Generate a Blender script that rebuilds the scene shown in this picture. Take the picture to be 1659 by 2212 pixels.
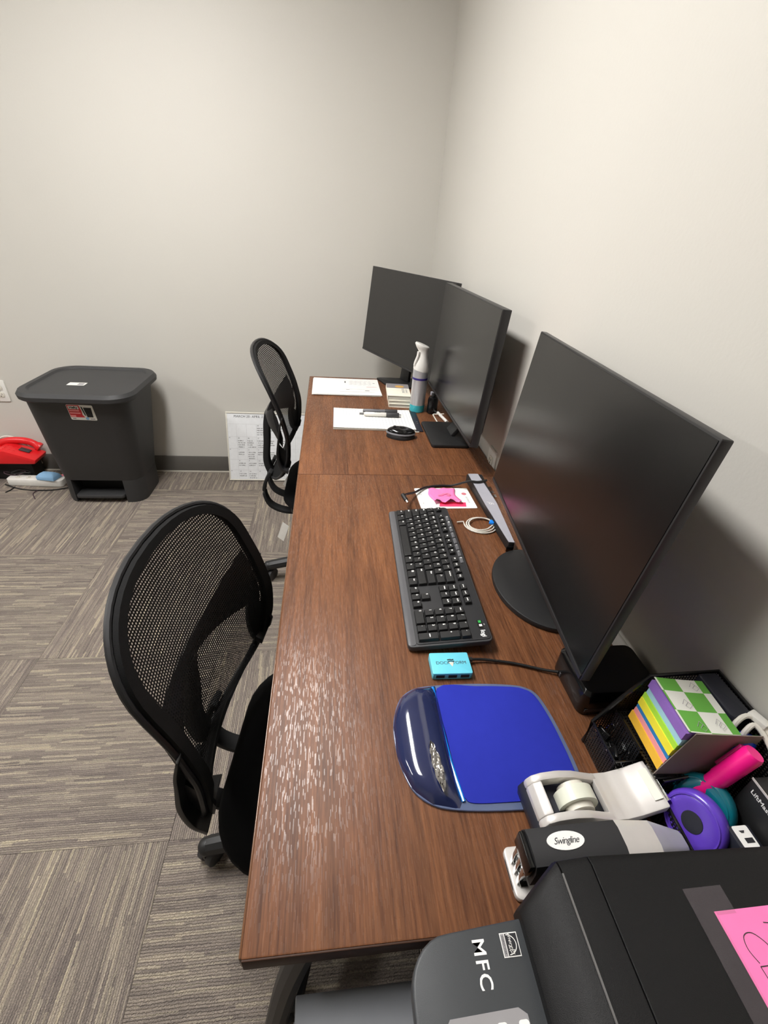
import bpy, bmesh, math, random
from mathutils import Vector, Matrix, Euler
random.seed(7)
for o in list(bpy.data.objects): bpy.data.objects.remove(o)
scene = bpy.context.scene
COL = scene.collection
PI = math.pi
D = 0.735            # height of the desk top
XR, YF = 0.624, 2.486  # right wall plane, far wall plane
XL, YB, ZC = -4.2, -2.6, 2.52
# ------------------------------------------------------------------ camera
cam_d = bpy.data.cameras.new('camera'); cam = bpy.data.objects.new('camera', cam_d); COL.objects.link(cam)
R0 = Vector((0.992393, -0.103563, 0.066566)); R1 = Vector((0.000967, -0.534122, -0.845407)); R2 = Vector((0.123108, 0.83904, -0.529959))
cam.matrix_world = Matrix(((R0.x, -R1.x, -R2.x, 0.08728), (R0.y, -R1.y, -R2.y, -0.15561), (R0.z, -R1.z, -R2.z, 1.36683), (0, 0, 0, 1)))
cam_d.sensor_fit = 'HORIZONTAL'; cam_d.sensor_width = 36.0; cam_d.lens = 976.564 * 36.0 / 1659.0
cam_d.clip_start = 0.01; cam_d.clip_end = 50
scene.camera = cam
# ------------------------------------------------------------------ world, exposure
w = bpy.data.worlds.new('world'); scene.world = w; w.use_nodes = True
w.node_tree.nodes['Background'].inputs[0].default_value = (0.9, 0.95, 1.0, 1); w.node_tree.nodes['Background'].inputs[1].default_value = 0.05
scene.view_settings.view_transform = 'Standard'; scene.view_settings.look = 'None'
scene.view_settings.gamma = 1.0; scene.view_settings.use_curve_mapping = False; scene.view_settings.exposure = 0.0
PANELS = [(-0.62, 0.95, 55.0), (-3.00, 0.95, 39.0)]   # ceiling troffers: x, y, emission strength
PANEL_COL = (1.0, 0.982, 0.962)

# ------------------------------------------------------------------ materials
def lin(c):
    f = lambda v: (v / 255 / 12.92) if v / 255 <= 0.04045 else ((v / 255 + 0.055) / 1.055) ** 2.4
    return (f(c[0]), f(c[1]), f(c[2]), 1.0)
MATS = {}
def pm(name, col, rough=0.5, metal=0.0, spec=0.5, var=0.06, scale=60.0, bump=0.0, bscale=400.0, coat=0.0, trans=0.0, emis=0.0, alpha=1.0, sheen=0.0):
    """procedural principled material: colour varied by noise, optional noise relief"""
    m = bpy.data.materials.new(name); m.use_nodes = True; MATS[name] = m
    nt = m.node_tree; n = nt.nodes; l = nt.links; b = n['Principled BSDF']
    tc = n.new('ShaderNodeTexCoord'); nz = n.new('ShaderNodeTexNoise'); nz.inputs['Scale'].default_value = scale; nz.inputs['Detail'].default_value = 3
    l.new(tc.outputs['Object'], nz.inputs['Vector'])
    mx = n.new('ShaderNodeMix'); mx.data_type = 'RGBA'
    c = lin(col)
    mx.inputs['A'].default_value = tuple(max(0, v * (1 - var)) for v in c[:3]) + (1,); mx.inputs['B'].default_value = tuple(min(1, v * (1 + var)) for v in c[:3]) + (1,)
    l.new(nz.outputs['Fac'], mx.inputs['Factor']); l.new(mx.outputs['Result'], b.inputs['Base Color'])
    b.inputs['Roughness'].default_value = rough; b.inputs['Metallic'].default_value = metal; b.inputs['Specular IOR Level'].default_value = spec
    b.inputs['Coat Weight'].default_value = coat; b.inputs['Coat Roughness'].default_value = 0.08
    b.inputs['Transmission Weight'].default_value = trans; b.inputs['Alpha'].default_value = alpha
    if sheen: b.inputs['Sheen Weight'].default_value = sheen
    if emis: b.inputs['Emission Color'].default_value = c; b.inputs['Emission Strength'].default_value = emis
    if bump:
        nb = n.new('ShaderNodeTexNoise'); nb.inputs['Scale'].default_value = bscale; l.new(tc.outputs['Object'], nb.inputs['Vector'])
        bp = n.new('ShaderNodeBump'); bp.inputs['Strength'].default_value = bump; bp.inputs['Distance'].default_value = 0.001
        l.new(nb.outputs['Fac'], bp.inputs['Height']); l.new(bp.outputs['Normal'], b.inputs['Normal'])
    return m
class NG:
    """tiny node helper"""
    def __init__(s, m): s.n = m.node_tree.nodes; s.l = m.node_tree.links; s.b = s.n['Principled BSDF']
    def new(s, t, **k):
        x = s.n.new(t)
        for a, v in k.items(): setattr(x, a, v)
        return x
    def put(s, sock, v):
        if hasattr(v, 'is_output') or isinstance(v, bpy.types.NodeSocket): s.l.new(v, sock)
        else: sock.default_value = v
    def math(s, op, a, b=None, c=None):
        x = s.new('ShaderNodeMath', operation=op)
        s.put(x.inputs[0], a)
        if b is not None: s.put(x.inputs[1], b)
        if c is not None: s.put(x.inputs[2], c)
        return x.outputs[0]
    def comb(s, x, y, z=0.0):
        c = s.new('ShaderNodeCombineXYZ'); s.put(c.inputs[0], x); s.put(c.inputs[1], y); s.put(c.inputs[2], z); return c.outputs[0]
    def ramp(s, fac, stops, interp='LINEAR'):
        r = s.new('ShaderNodeValToRGB'); r.color_ramp.interpolation = interp; e = r.color_ramp.elements
        while len(e) < len(stops): e.new(0.5)
        for i, (p, c) in enumerate(stops): e[i].position = p; e[i].color = lin(c) if len(c) == 3 else c
        s.l.new(fac, r.inputs[0]); return r.outputs[0]
    def noise(s, vec, scale, detail=2.0, rough=0.5, dim='3D'):
        x = s.new('ShaderNodeTexNoise', noise_dimensions=dim); s.put(x.inputs['Scale'], scale); s.put(x.inputs['Detail'], detail); s.put(x.inputs['Roughness'], rough)
        s.l.new(vec, x.inputs['Vector']); return x.outputs['Fac']
    def white(s, vec, dim='3D'):
        x = s.new('ShaderNodeTexWhiteNoise', noise_dimensions=dim); s.l.new(vec, x.inputs['Vector']); return x.outputs['Value']
    def mix(s, f, a, b, bt='MIX'):
        x = s.new('ShaderNodeMix', data_type='RGBA', blend_type=bt); s.put(x.inputs['Factor'], f); s.put(x.inputs['A'], a); s.put(x.inputs['B'], b); return x.outputs['Result']
    def bump(s, h, strength, dist):
        x = s.new('ShaderNodeBump'); x.inputs['Strength'].default_value = strength; x.inputs['Distance'].default_value = dist
        s.l.new(h, x.inputs['Height']); s.l.new(x.outputs['Normal'], s.b.inputs['Normal'])
def wall_mat():
    m = pm('painted_wall', (208, 205, 197), rough=0.62, spec=0.3, var=0.0); g = NG(m)
    tc = g.new('ShaderNodeTexCoord'); a = g.noise(tc.outputs['Object'], 140.0, 4); b = g.noise(tc.outputs['Object'], 1.3, 2)
    g.put(g.b.inputs['Base Color'], g.mix(b, lin((206, 203, 195)), lin((210, 207, 200))))
    g.bump(a, 0.12, 0.002); return m
def carpet_mat(along):
    m = pm('carpet_loop_' + along, (150, 140, 128), rough=0.95, spec=0.1); g = NG(m)
    tc = g.new('ShaderNodeTexCoord'); oi = g.new('ShaderNodeObjectInfo'); sp = g.new('ShaderNodeSeparateXYZ'); g.l.new(tc.outputs['Object'], sp.inputs[0])
    u, v = (sp.outputs[0], sp.outputs[1]) if along == 'x' else (sp.outputs[1], sp.outputs[0])
    rnd = g.math('MULTIPLY', oi.outputs['Random'], 97.0)
    wob = g.math('MULTIPLY', g.math('SUBTRACT', g.noise(tc.outputs['Object'], 9.0, 2), 0.5), 0.006)
    wob = g.math('ADD', wob, g.math('MULTIPLY', g.math('SUBTRACT', g.noise(tc.outputs['Object'], 240.0, 2), 0.5), 0.005))
    vv = g.math('ADD', v, wob)
    def dashes(rows, cells, seed):
        r = g.math('FLOOR', g.math('MULTIPLY', vv, rows))
        off = g.math('MULTIPLY', g.white(g.comb(r, rnd, seed)), 13.0)
        c = g.math('FLOOR', g.math('ADD', g.math('MULTIPLY', u, cells), off))
        return g.white(g.comb(r, c, g.math('ADD', rnd, seed)))
    d1 = dashes(160.0, 6.5, 1.0); d2 = dashes(270.0, 11.0, 5.0); d3 = dashes(52.0, 4.0, 9.0)
    c1 = g.ramp(d1, [(0.0, (134, 126, 122)), (0.3, (156, 147, 140)), (0.6, (172, 162, 153)), (0.82, (184, 173, 161)), (0.91, (222, 212, 189)), (1.0, (230, 221, 200))])
    c2 = g.ramp(d2, [(0.0, (110, 103, 102)), (0.3, (153, 144, 137)), (0.8, (176, 165, 157)), (0.9, (214, 204, 182)), (1.0, (222, 213, 192))])
    c3 = g.ramp(d3, [(0.0, (146, 136, 136)), (0.5, (168, 158, 150)), (1.0, (184, 174, 163))])
    c = g.mix(0.42, c1, c2); c = g.mix(0.22, c, c3)
    fib = g.noise(tc.outputs['Object'], 420.0, 3)
    c = g.mix(0.35, c, g.ramp(fib, [(0.3, (70, 66, 64)), (0.7, (210, 200, 186))]), 'OVERLAY')
    g.put(g.b.inputs['Base Color'], c)
    cord = g.math('SINE', g.math('MULTIPLY', vv, 2 * PI * 190.0))
    g.bump(g.math('ADD', g.math('MULTIPLY', cord, 0.5), fib), 0.8, 0.005); return m
def wood_mat():
    m = pm('walnut_laminate', (100, 68, 52), rough=0.34, spec=0.5); g = NG(m)
    tc = g.new('ShaderNodeTexCoord'); oi = g.new('ShaderNodeObjectInfo'); off = g.new('ShaderNodeVectorMath', operation='ADD'); g.l.new(tc.outputs['Object'], off.inputs[0]); g.l.new(g.comb(g.math('MULTIPLY', oi.outputs['Random'], 7.0), 0.0, 0.0), off.inputs[1])
    mp = g.new('ShaderNodeMapping'); g.l.new(off.outputs[0], mp.inputs[0]); mp.inputs['Scale'].default_value = (1, 0.05, 1)
    sp = g.new('ShaderNodeSeparateXYZ'); g.l.new(tc.outputs['Object'], sp.inputs[0])
    big = g.noise(mp.outputs[0], 11.0, 3, 0.55); fine = g.noise(mp.outputs[0], 260.0, 4, 0.65)
    mp2 = g.new('ShaderNodeMapping'); g.l.new(off.outputs[0], mp2.inputs[0]); mp2.inputs['Scale'].default_value = (1, 0.045, 1)
    vein = g.noise(mp2.outputs[0], 46.0, 3, 0.5)
    c = g.ramp(big, [(0.28, (74, 45, 32)), (0.45, (102, 61, 39)), (0.6, (122, 75, 46)), (0.75, (140, 90, 56))])
    c = g.mix(0.45, c, g.ramp(vein, [(0.35, (58, 35, 25)), (0.5, (108, 66, 42)), (0.68, (145, 94, 58))]))
    c = g.mix(0.4, c, g.ramp(fine, [(0.32, (44, 26, 18)), (0.68, (152, 103, 68))]))
    g.put(g.b.inputs['Base Color'], c)
    # embossed pores: short dashes along the grain that are pressed into the laminate and catch the light
    row = g.math('FLOOR', g.math('MULTIPLY', g.math('ADD', sp.outputs[0], g.math('MULTIPLY', big, 0.01)), 900.0))
    cel = g.math('FLOOR', g.math('ADD', g.math('MULTIPLY', sp.outputs[1], 120.0), g.math('MULTIPLY', g.white(g.comb(row, 3.0, 1.0)), 9.0)))
    pore = g.math('GREATER_THAN', g.math('ADD', g.white(g.comb(row, cel, 2.0)), g.math('MULTIPLY', vein, 0.5)), 1.02)
    rg = g.math('SUBTRACT', 0.46, g.math('MULTIPLY', pore, 0.13)); g.put(g.b.inputs['Roughness'], rg); g.put(g.b.inputs['Specular IOR Level'], g.math('ADD', 0.30, g.math('MULTIPLY', pore, 0.28)))
    g.bump(g.math('ADD', g.math('MULTIPLY', pore, -1.0), g.math('MULTIPLY', fine, 0.6)), 0.5, 0.0006)
    return m
def grid_mat(name, col, nu, nv, fill=0.62, rough=0.7, spec=0.3, stripe=0.0, metal=0.0):
    """woven or punched mesh: threads are opaque, the gaps between them open (UV grid)"""
    m = pm(name, col, rough=rough, spec=spec, metal=metal); g = NG(m)
    tc = g.new('ShaderNodeTexCoord'); sp = g.new('ShaderNodeSeparateXYZ'); g.l.new(tc.outputs['UV'], sp.inputs[0])
    fu = g.math('FRACT', g.math('MULTIPLY', sp.outputs[0], nu)); fv = g.math('FRACT', g.math('MULTIPLY', sp.outputs[1], nv))
    a = g.math('LESS_THAN', fu, fill); b = g.math('LESS_THAN', fv, fill + stripe)
    g.put(g.b.inputs['Alpha'], g.math('MAXIMUM', a, b)); return m
def ruled_mat(name, base, line, pitch, axis=0, width=0.08):
    m = pm(name, base, rough=0.8, spec=0.2); g = NG(m)
    tc = g.new('ShaderNodeTexCoord'); sp = g.new('ShaderNodeSeparateXYZ'); g.l.new(tc.outputs['Object'], sp.inputs[0])
    f = g.math('LESS_THAN', g.math('FRACT', g.math('MULTIPLY', sp.outputs[axis], 1.0 / pitch)), width)
    g.put(g.b.inputs['Base Color'], g.mix(f, lin(base), lin(line))); return m
def check_mat(name, a, b, s):
    m = pm(name, a, rough=0.7); g = NG(m); tc = g.new('ShaderNodeTexCoord'); ck = g.new('ShaderNodeTexChecker')
    ck.inputs['Scale'].default_value = 1.0 / s; ck.inputs['Color1'].default_value = lin(a); ck.inputs['Color2'].default_value = lin(b)
    mp = g.new('ShaderNodeMapping'); mp.inputs['Location'].default_value = (0.004, 0.009, s * 0.5); g.l.new(tc.outputs['Object'], mp.inputs[0]); g.l.new(mp.outputs[0], ck.inputs['Vector'])
    g.put(g.b.inputs['Base Color'], ck.outputs['Color']); return m

M = {}
M['wall'] = wall_mat(); M['carpet_x'] = carpet_mat('x'); M['carpet_y'] = carpet_mat('y'); M['wood'] = wood_mat()
M['ceil'] = pm('ceiling_tile', (226, 224, 218), rough=0.9, bump=0.3, bscale=250)
M['under'] = pm('floor_slab', (70, 68, 66), rough=0.95)
M['baseb'] = pm('grey_vinyl', (98, 95, 90), rough=0.6)
M['carpet_edge'] = pm('pale_grout', (190, 184, 172), rough=0.9)
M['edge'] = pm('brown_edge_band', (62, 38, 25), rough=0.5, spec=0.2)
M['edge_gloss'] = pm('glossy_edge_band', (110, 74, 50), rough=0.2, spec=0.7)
M['blackp'] = pm('black_plastic', (30, 30, 31), rough=0.48, bump=0.15, bscale=900)
M['blackg'] = pm('black_gloss', (16, 16, 17), rough=0.16)
M['blackm'] = pm('black_matte', (22, 22, 23), rough=0.75)
M['bezel'] = pm('monitor_plastic', (38, 37, 38), rough=0.42, bump=0.1, bscale=1500)
M['screen'] = pm('dark_screen', (15, 15, 16), rough=0.24, spec=0.7, var=0.0)
M['darkgrey'] = pm('dark_grey_plastic', (58, 58, 60), rough=0.5)
M['midgrey'] = pm('mid_grey_plastic', (120, 120, 124), rough=0.45)
M['lipgrey'] = pm('lip_grey_plastic', (96, 96, 99), rough=0.32)
M['frame_grey'] = pm('chair_plastic', (34, 34, 36), rough=0.42, bump=0.1, bscale=900)
M['fabric'] = pm('black_fabric', (13, 13, 14), rough=0.95, spec=0.15, bump=0.6, bscale=1400)
M['border'] = pm('black_webbing', (15, 15, 16), rough=0.8, spec=0.25, bump=0.5, bscale=1200)
M['bin'] = pm('charcoal_plastic', (52, 52, 53), rough=0.55, bump=0.35, bscale=600)
M['white'] = pm('white_plastic', (232, 230, 224), rough=0.4)
M['offwhite'] = pm('ivory_plastic', (224, 220, 208), rough=0.45)
M['paper'] = pm('white_paper', (243, 242, 238), rough=0.85, spec=0.2)
M['ink'] = pm('black_ink', (38, 38, 42), rough=0.8)
M['inkgrey'] = pm('grey_ink', (150, 148, 150), rough=0.8)
M['faint'] = pm('faint_ink', (206, 206, 208), rough=0.8)
M['legend'] = pm('white_legend', (240, 240, 238), rough=0.6)
M['red'] = pm('red_plastic', (222, 30, 36), rough=0.35)
M['redp'] = pm('red_print', (206, 40, 48), rough=0.6)
M['pink'] = pm('pink_note_paper', (255, 128, 188), rough=0.8)
M['pinkd'] = pm('deep_pink_paper', (255, 62, 110), rough=0.8)
M['hotpink'] = pm('hot_pink_plastic', (255, 24, 140), rough=0.35)
M['pinkclear'] = pm('pink_translucent', (214, 40, 130), rough=0.3, trans=0.35)
M['cyan'] = pm('turquoise_aluminium', (112, 214, 236), rough=0.35, spec=0.5)
M['cyand'] = pm('teal_shade', (20, 120, 128), rough=0.4)
M['silver'] = pm('silver_paint', (196, 194, 196), rough=0.28, metal=0.75)
M['silverp'] = pm('silver_plastic', (214, 210, 206), rough=0.35, metal=0.25)
M['chrome'] = pm('chrome', (225, 225, 225), rough=0.12, metal=1.0)
M['steel'] = pm('dull_steel', (150, 150, 152), rough=0.35, metal=0.9)
M['alum'] = pm('brushed_aluminium', (182, 182, 192), rough=0.45, metal=0.2, spec=0.5)
M['navy'] = pm('dark_navy_plastic', (34, 36, 46), rough=0.45)
M['gel'] = pm('smoky_blue_gel', (36, 44, 82), rough=0.1, spec=0.7, coat=0.6, var=0.15, scale=25)
M['gelrim'] = pm('clear_rim', (108, 122, 158), rough=0.15, spec=0.6, alpha=0.75)
M['gelblue'] = pm('bright_blue_gel', (20, 130, 225), rough=0.15)
M['padblue'] = pm('royal_blue_cloth', (42, 52, 172), rough=0.85, spec=0.2, bump=0.4, bscale=2500)
M['film'] = pm('crinkled_film', (150, 146, 140), rough=0.12, metal=0.4, bump=1.0, bscale=160)
M['tape'] = pm('translucent_tape', (226, 228, 212), rough=0.35)
M['cleartape'] = pm('clear_tape', (150, 140, 145), rough=0.4, alpha=0.10)
M['rubber'] = pm('black_rubber', (40, 40, 42), rough=0.6, bump=0.2, bscale=1200)
M['printer'] = pm('printer_black', (17, 17, 18), rough=0.5, spec=0.28, bump=0.35, bscale=1600)
M['printerp'] = pm('printer_panel_grey', (58, 61, 64), rough=0.45, bump=0.2, bscale=1600)
M['cabinet'] = pm('grey_metal_cabinet', (104, 107, 112), rough=0.5)
M['purple'] = pm('purple_plastic', (98, 66, 190), rough=0.25)
M['teal'] = pm('teal_plastic', (12, 112, 128), rough=0.25, coat=0.4)
M['blue'] = pm('blue_plastic', (26, 66, 190), rough=0.2)
M['green'] = pm('green_plastic', (44, 168, 74), rough=0.35)
M['yellow'] = pm('yellow_plastic', (240, 232, 20), rough=0.4)
M['ltblue'] = pm('light_blue_cloth', (140, 184, 222), rough=0.8)
M['brown'] = pm('brown_cardboard', (122, 90, 54), rough=0.85)
M['mustard'] = pm('mustard_cloth', (206, 160, 30), rough=0.8)
M['pinkcloth'] = pm('dusty_pink_cloth', (206, 120, 132), rough=0.9)
M['cordw'] = pm('white_cord', (226, 222, 212), rough=0.5)
M['cordb'] = pm('black_cord', (22, 22, 22), rough=0.5)
M['cordp'] = pm('plum_cord', (72, 52, 60), rough=0.6)
M['usbblue'] = pm('blue_plug', (16, 132, 236), rough=0.4)
M['cover_grey'] = pm('grey_cover', (142, 138, 140), rough=0.6)
M['cover_cream'] = pm('cream_cover', (246, 242, 226), rough=0.6)
M['card_shaded'] = pm('shaded_white_card', (136, 124, 114), rough=0.85)  # white backing card, its shade painted into the colour as grey-brown
M['pages'] = pm('page_block', (206, 202, 190), rough=0.85)
M['amber'] = pm('amber_print', (214, 168, 92), rough=0.6)
M['aqua'] = pm('aqua_lacquer', (64, 178, 190), rough=0.25)
M['canmetal'] = pm('satin_can', (206, 206, 210), rough=0.34, metal=0.6)
M['indigo'] = pm('indigo_print', (52, 40, 120), rough=0.4)
M['whiteboard'] = pm('whiteboard_face', (238, 240, 242), rough=0.25)
M['notegreen'] = check_mat('green_check_cover', (98, 166, 66), (222, 222, 214), 0.028)
M['legal'] = ruled_mat('ruled_paper', (244, 242, 236), (186, 192, 206), 0.0125, 0, 0.10)
M['mesh_back'] = grid_mat('chair_mesh', (16, 16, 18), 200, 200, 0.48, 0.7, 0.3, 0.06)
M['wire'] = grid_mat('punched_steel', (18, 18, 19), 1.0, 1.0, 0.45, 0.4, 0.5)
M['lamp'] = pm('troffer_diffuser', (255, 248, 238), rough=0.6)
for i, (n, c) in enumerate([('orange', (255, 196, 60)), ('pinkn', (250, 160, 160)), ('bluen', (40, 128, 190)), ('yellown', (252, 236, 60)), ('limen', (176, 230, 66)), ('skyn', (168, 212, 224)), ('purplen', (146, 108, 190))]):
    M[n] = pm('note_' + n, c, rough=0.8)

# ------------------------------------------------------------------ geometry helpers
def T(x, y, z): return Matrix.Translation((x, y, z))
def RX(a): return Matrix.Rotation(a, 4, 'X')
def RY(a): return Matrix.Rotation(a, 4, 'Y')
def RZ(a): return Matrix.Rotation(a, 4, 'Z')
def NB(): return bmesh.new()
def box(bm, c, s, mat=None):
    m = T(*c) @ (mat or Matrix()) @ Matrix.Diagonal((s[0], s[1], s[2], 1))
    return bmesh.ops.create_cube(bm, size=1.0, matrix=m)['verts']
def bx(bm, a, b):
    return box(bm, ((a[0] + b[0]) / 2, (a[1] + b[1]) / 2, (a[2] + b[2]) / 2), (abs(b[0] - a[0]), abs(b[1] - a[1]), abs(b[2] - a[2])))
def cyl(bm, c, r, h, axis='Z', seg=24, r2=None, mat=None):
    rot = {'Z': Matrix(), 'X': RY(PI / 2), 'Y': RX(-PI / 2)}[axis]
    return bmesh.ops.create_cone(bm, cap_ends=True, segments=seg, radius1=r, radius2=r if r2 is None else r2, depth=h, matrix=T(*c) @ (mat or Matrix()) @ rot)['verts']
def sph(bm, c, s, seg=20, rings=12, mat=None):
    return bmesh.ops.create_uvsphere(bm, u_segments=seg, v_segments=rings, radius=1.0, matrix=T(*c) @ (mat or Matrix()) @ Matrix.Diagonal((s[0], s[1], s[2], 1)))['verts']
def prism(bm, pts, z0, z1, mat=None):
    """extrude a polygon in XY from z0 to z1"""
    mt = mat or Matrix(); n = len(pts)
    lo = [bm.verts.new(mt @ Vector((p[0], p[1], z0))) for p in pts]; hi = [bm.verts.new(mt @ Vector((p[0], p[1], z1))) for p in pts]
    bm.faces.new(lo[::-1]); bm.faces.new(hi)
    for i in range(n): bm.faces.new((lo[i], lo[(i + 1) % n], hi[(i + 1) % n], hi[i]))
def loft(bm, rings, closed=True, caps=True):
    vs = [[bm.verts.new(p) for p in r] for r in rings]; n = len(vs[0])
    for a, b in zip(vs[:-1], vs[1:]):
        for i in range(n if closed else n - 1):
            bm.faces.new((a[i], a[(i + 1) % n], b[(i + 1) % n], b[i]))
    if caps and closed: bm.faces.new(vs[0][::-1]); bm.faces.new(vs[-1])
    return vs
def rrect(w, d, r, seg=5, cx=0, cy=0):
    out = []
    for (sx, sy, a0) in ((1, 1, 0), (-1, 1, 90), (-1, -1, 180), (1, -1, 270)):
        for k in range(seg + 1):
            a = math.radians(a0 + 90 * k / seg); out.append((cx + sx * (w / 2 - r) + r * math.cos(a), cy + sy * (d / 2 - r) + r * math.sin(a)))
    return out
def lathe(bm, prof, seg=28, mat=None):
    mt = mat or Matrix()
    loft(bm, [[mt @ Vector((r * math.cos(2 * PI * k / seg), r * math.sin(2 * PI * k / seg), z)) for k in range(seg)] for (r, z) in prof])
def spline(pts, n=8, closed=False):
    P = [Vector(p) for p in pts]; out = []; N = len(P)
    for i in range(N if closed else N - 1):
        if closed: a, b, c, d = P[i - 1], P[i], P[(i + 1) % N], P[(i + 2) % N]
        else: a, b, c, d = P[max(i - 1, 0)], P[i], P[i + 1], P[min(i + 2, N - 1)]
        for k in range(n):
            t = k / n; out.append(0.5 * ((2 * b) + (c - a) * t + (2 * a - 5 * b + 4 * c - d) * t * t + (3 * b - a - 3 * c + d) * t ** 3))
    if not closed: out.append(P[-1])
    return out
def tube(bm, pts, r, seg=8, closed=False, sec=None, up=Vector((0, 0, 1))):
    """sweep a circle (or a section of (side, up) offsets) along points"""
    P = [Vector(p) for p in pts]; rings = []; N = len(P)
    for i, p in enumerate(P):
        t = (P[(i + 1) % N] - P[i - 1]) if closed else (P[min(i + 1, N - 1)] - P[max(i - 1, 0)])
        t.normalize(); s = t.cross(up)
        if s.length < 1e-4: s = t.cross(Vector((1, 0, 0.1)))
        s.normalize(); v = s.cross(t); rr = r[i] if isinstance(r, (list, tuple)) else r
        if sec: rings.append([p + s * a * rr + v * b * rr for a, b in sec])
        else: rings.append([p + s * rr * math.cos(2 * PI * k / seg) + v * rr * math.sin(2 * PI * k / seg) for k in range(seg)])
    if closed: rings.append(rings[0])
    if closed:
        vs = [[bm.verts.new(p) for p in rg] for rg in rings[:-1]]; n = len(vs[0])
        for i in range(N):
            a, b = vs[i], vs[(i + 1) % N]
            for k in range(n): bm.faces.new((a[k], a[(k + 1) % n], b[(k + 1) % n], b[k]))
    else: loft(bm, rings)
def ribbon(bm, pts, wd, mat=None):
    """a flat pen stroke in the XY plane"""
    mt = mat or Matrix(); P = [Vector((p[0], p[1], 0)) for p in pts]; prev = None
    for i, p in enumerate(P):
        t = P[min(i + 1, len(P) - 1)] - P[max(i - 1, 0)]
        if t.length < 1e-9: t = Vector((1, 0, 0))
        t.normalize(); s = Vector((-t.y, t.x, 0)) * wd / 2
        a, b = bm.verts.new(mt @ (p + s)), bm.verts.new(mt @ (p - s))
        if prev: bm.faces.new((prev[0], prev[1], b, a))
        prev = (a, b)
def mesh_of(bm, name, mat, bevel=0.0, segs=2, smooth=True, ang=35):
    bmesh.ops.remove_doubles(bm, verts=bm.verts, dist=1e-6)
    bmesh.ops.recalc_face_normals(bm, faces=bm.faces)
    if bevel:
        ed = [e for e in bm.edges if e.is_manifold and e.calc_face_angle(0) > math.radians(30)]
        bmesh.ops.bevel(bm, geom=ed, offset=bevel, segments=segs, affect='EDGES', profile=0.5, clamp_overlap=True)
    me = bpy.data.meshes.new(name); bm.to_mesh(me); bm.free(); me.materials.append(mat)
    if smooth:
        me.polygons.foreach_set('use_smooth', [True] * len(me.polygons)); me.set_sharp_from_angle(angle=math.radians(ang))
    return me
def obj(name, bm, mat, parent=None, bevel=0.0, segs=2, smooth=True, mw=None, ang=35):
    me = bm if isinstance(bm, bpy.types.Mesh) else mesh_of(bm, name, mat, bevel, segs, smooth, ang)
    o = bpy.data.objects.new(name, me); COL.objects.link(o)
    if parent: o.parent = parent
    if mw is not None: o.matrix_basis = mw
    return o
def tag(o, label, cat, group=None):
    o['label'] = label; o['category'] = cat
    if group: o['group'] = group
    return o
def thing(name, label, cat, loc=(0, 0, 0), rz=0.0, group=None, mw=None):
    o = bpy.data.objects.new(name, None); COL.objects.link(o); o.empty_display_size = 0.05
    if mw is not None: o.matrix_basis = mw
    else: o.location = loc; o.rotation_euler = (0, 0, rz)
    return tag(o, label, cat, group)
def struct(name, bm, mat, parent=None, **k):
    o = obj(name, bm, mat, parent, **k)
    if parent is None: o['kind'] = 'structure'
    return o
def uvmap(me, fn):
    uv = me.uv_layers.new(name='UVMap')
    for lp in me.loops: uv.data[lp.index].uv = fn(me.vertices[lp.vertex_index].co)
TCACHE = {}
def text_mesh(s, size, mat, shear=0.0, ax='CENTER', bold=0.0, space=1.0):
    key = (s, size, mat.name, shear, ax, bold, space)
    if key in TCACHE: return TCACHE[key]
    cu = bpy.data.curves.new('lettering', 'FONT'); cu.body = s; cu.size = size; cu.align_x = ax; cu.align_y = 'CENTER'; cu.shear = shear; cu.offset = bold; cu.space_character = space; cu.resolution_u = 3
    t = bpy.data.objects.new('lettering_tmp', cu); COL.objects.link(t)
    dg = bpy.context.evaluated_depsgraph_get(); me = bpy.data.meshes.new_from_object(t.evaluated_get(dg)); me.name = 'lettering'
    bpy.data.objects.remove(t); bpy.data.curves.remove(cu); me.materials.clear(); me.materials.append(mat); TCACHE[key] = me
    return me
def text(name, s, size, mat, parent, mw, **k): return obj(name, text_mesh(s, size, mat, **k), mat, parent, mw=mw)
def scribble(bm, x, y, length, h, wd, mat=None):
    """a line of illegible handwriting: little zigzags along x"""
    pts = []; cx = x
    while cx < x + length:
        k = random.choice('zolw')
        if k == 'z': pts += [(cx, y), (cx + h * .2, y + h), (cx + h * .4, y + h * .1)]
        elif k == 'o': pts += [(cx, y + h * .5), (cx + h * .2, y + h * .9), (cx + h * .45, y + h * .5), (cx + h * .2, y), (cx + h * .1, y + h * .4)]
        elif k == 'l': pts += [(cx, y), (cx + h * .1, y + h * 1.2), (cx + h * .25, y)]
        else: pts += [(cx, y + h * .7), (cx + h * .15, y), (cx + h * .3, y + h * .6), (cx + h * .45, y)]
        cx += h * (0.55 + 0.2 * random.random())
        if random.random() < 0.16 and len(pts) > 3:
            ribbon(bm, pts, wd, mat); pts = []; cx += h * .4
    if len(pts) > 1: ribbon(bm, pts, wd, mat)

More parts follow.
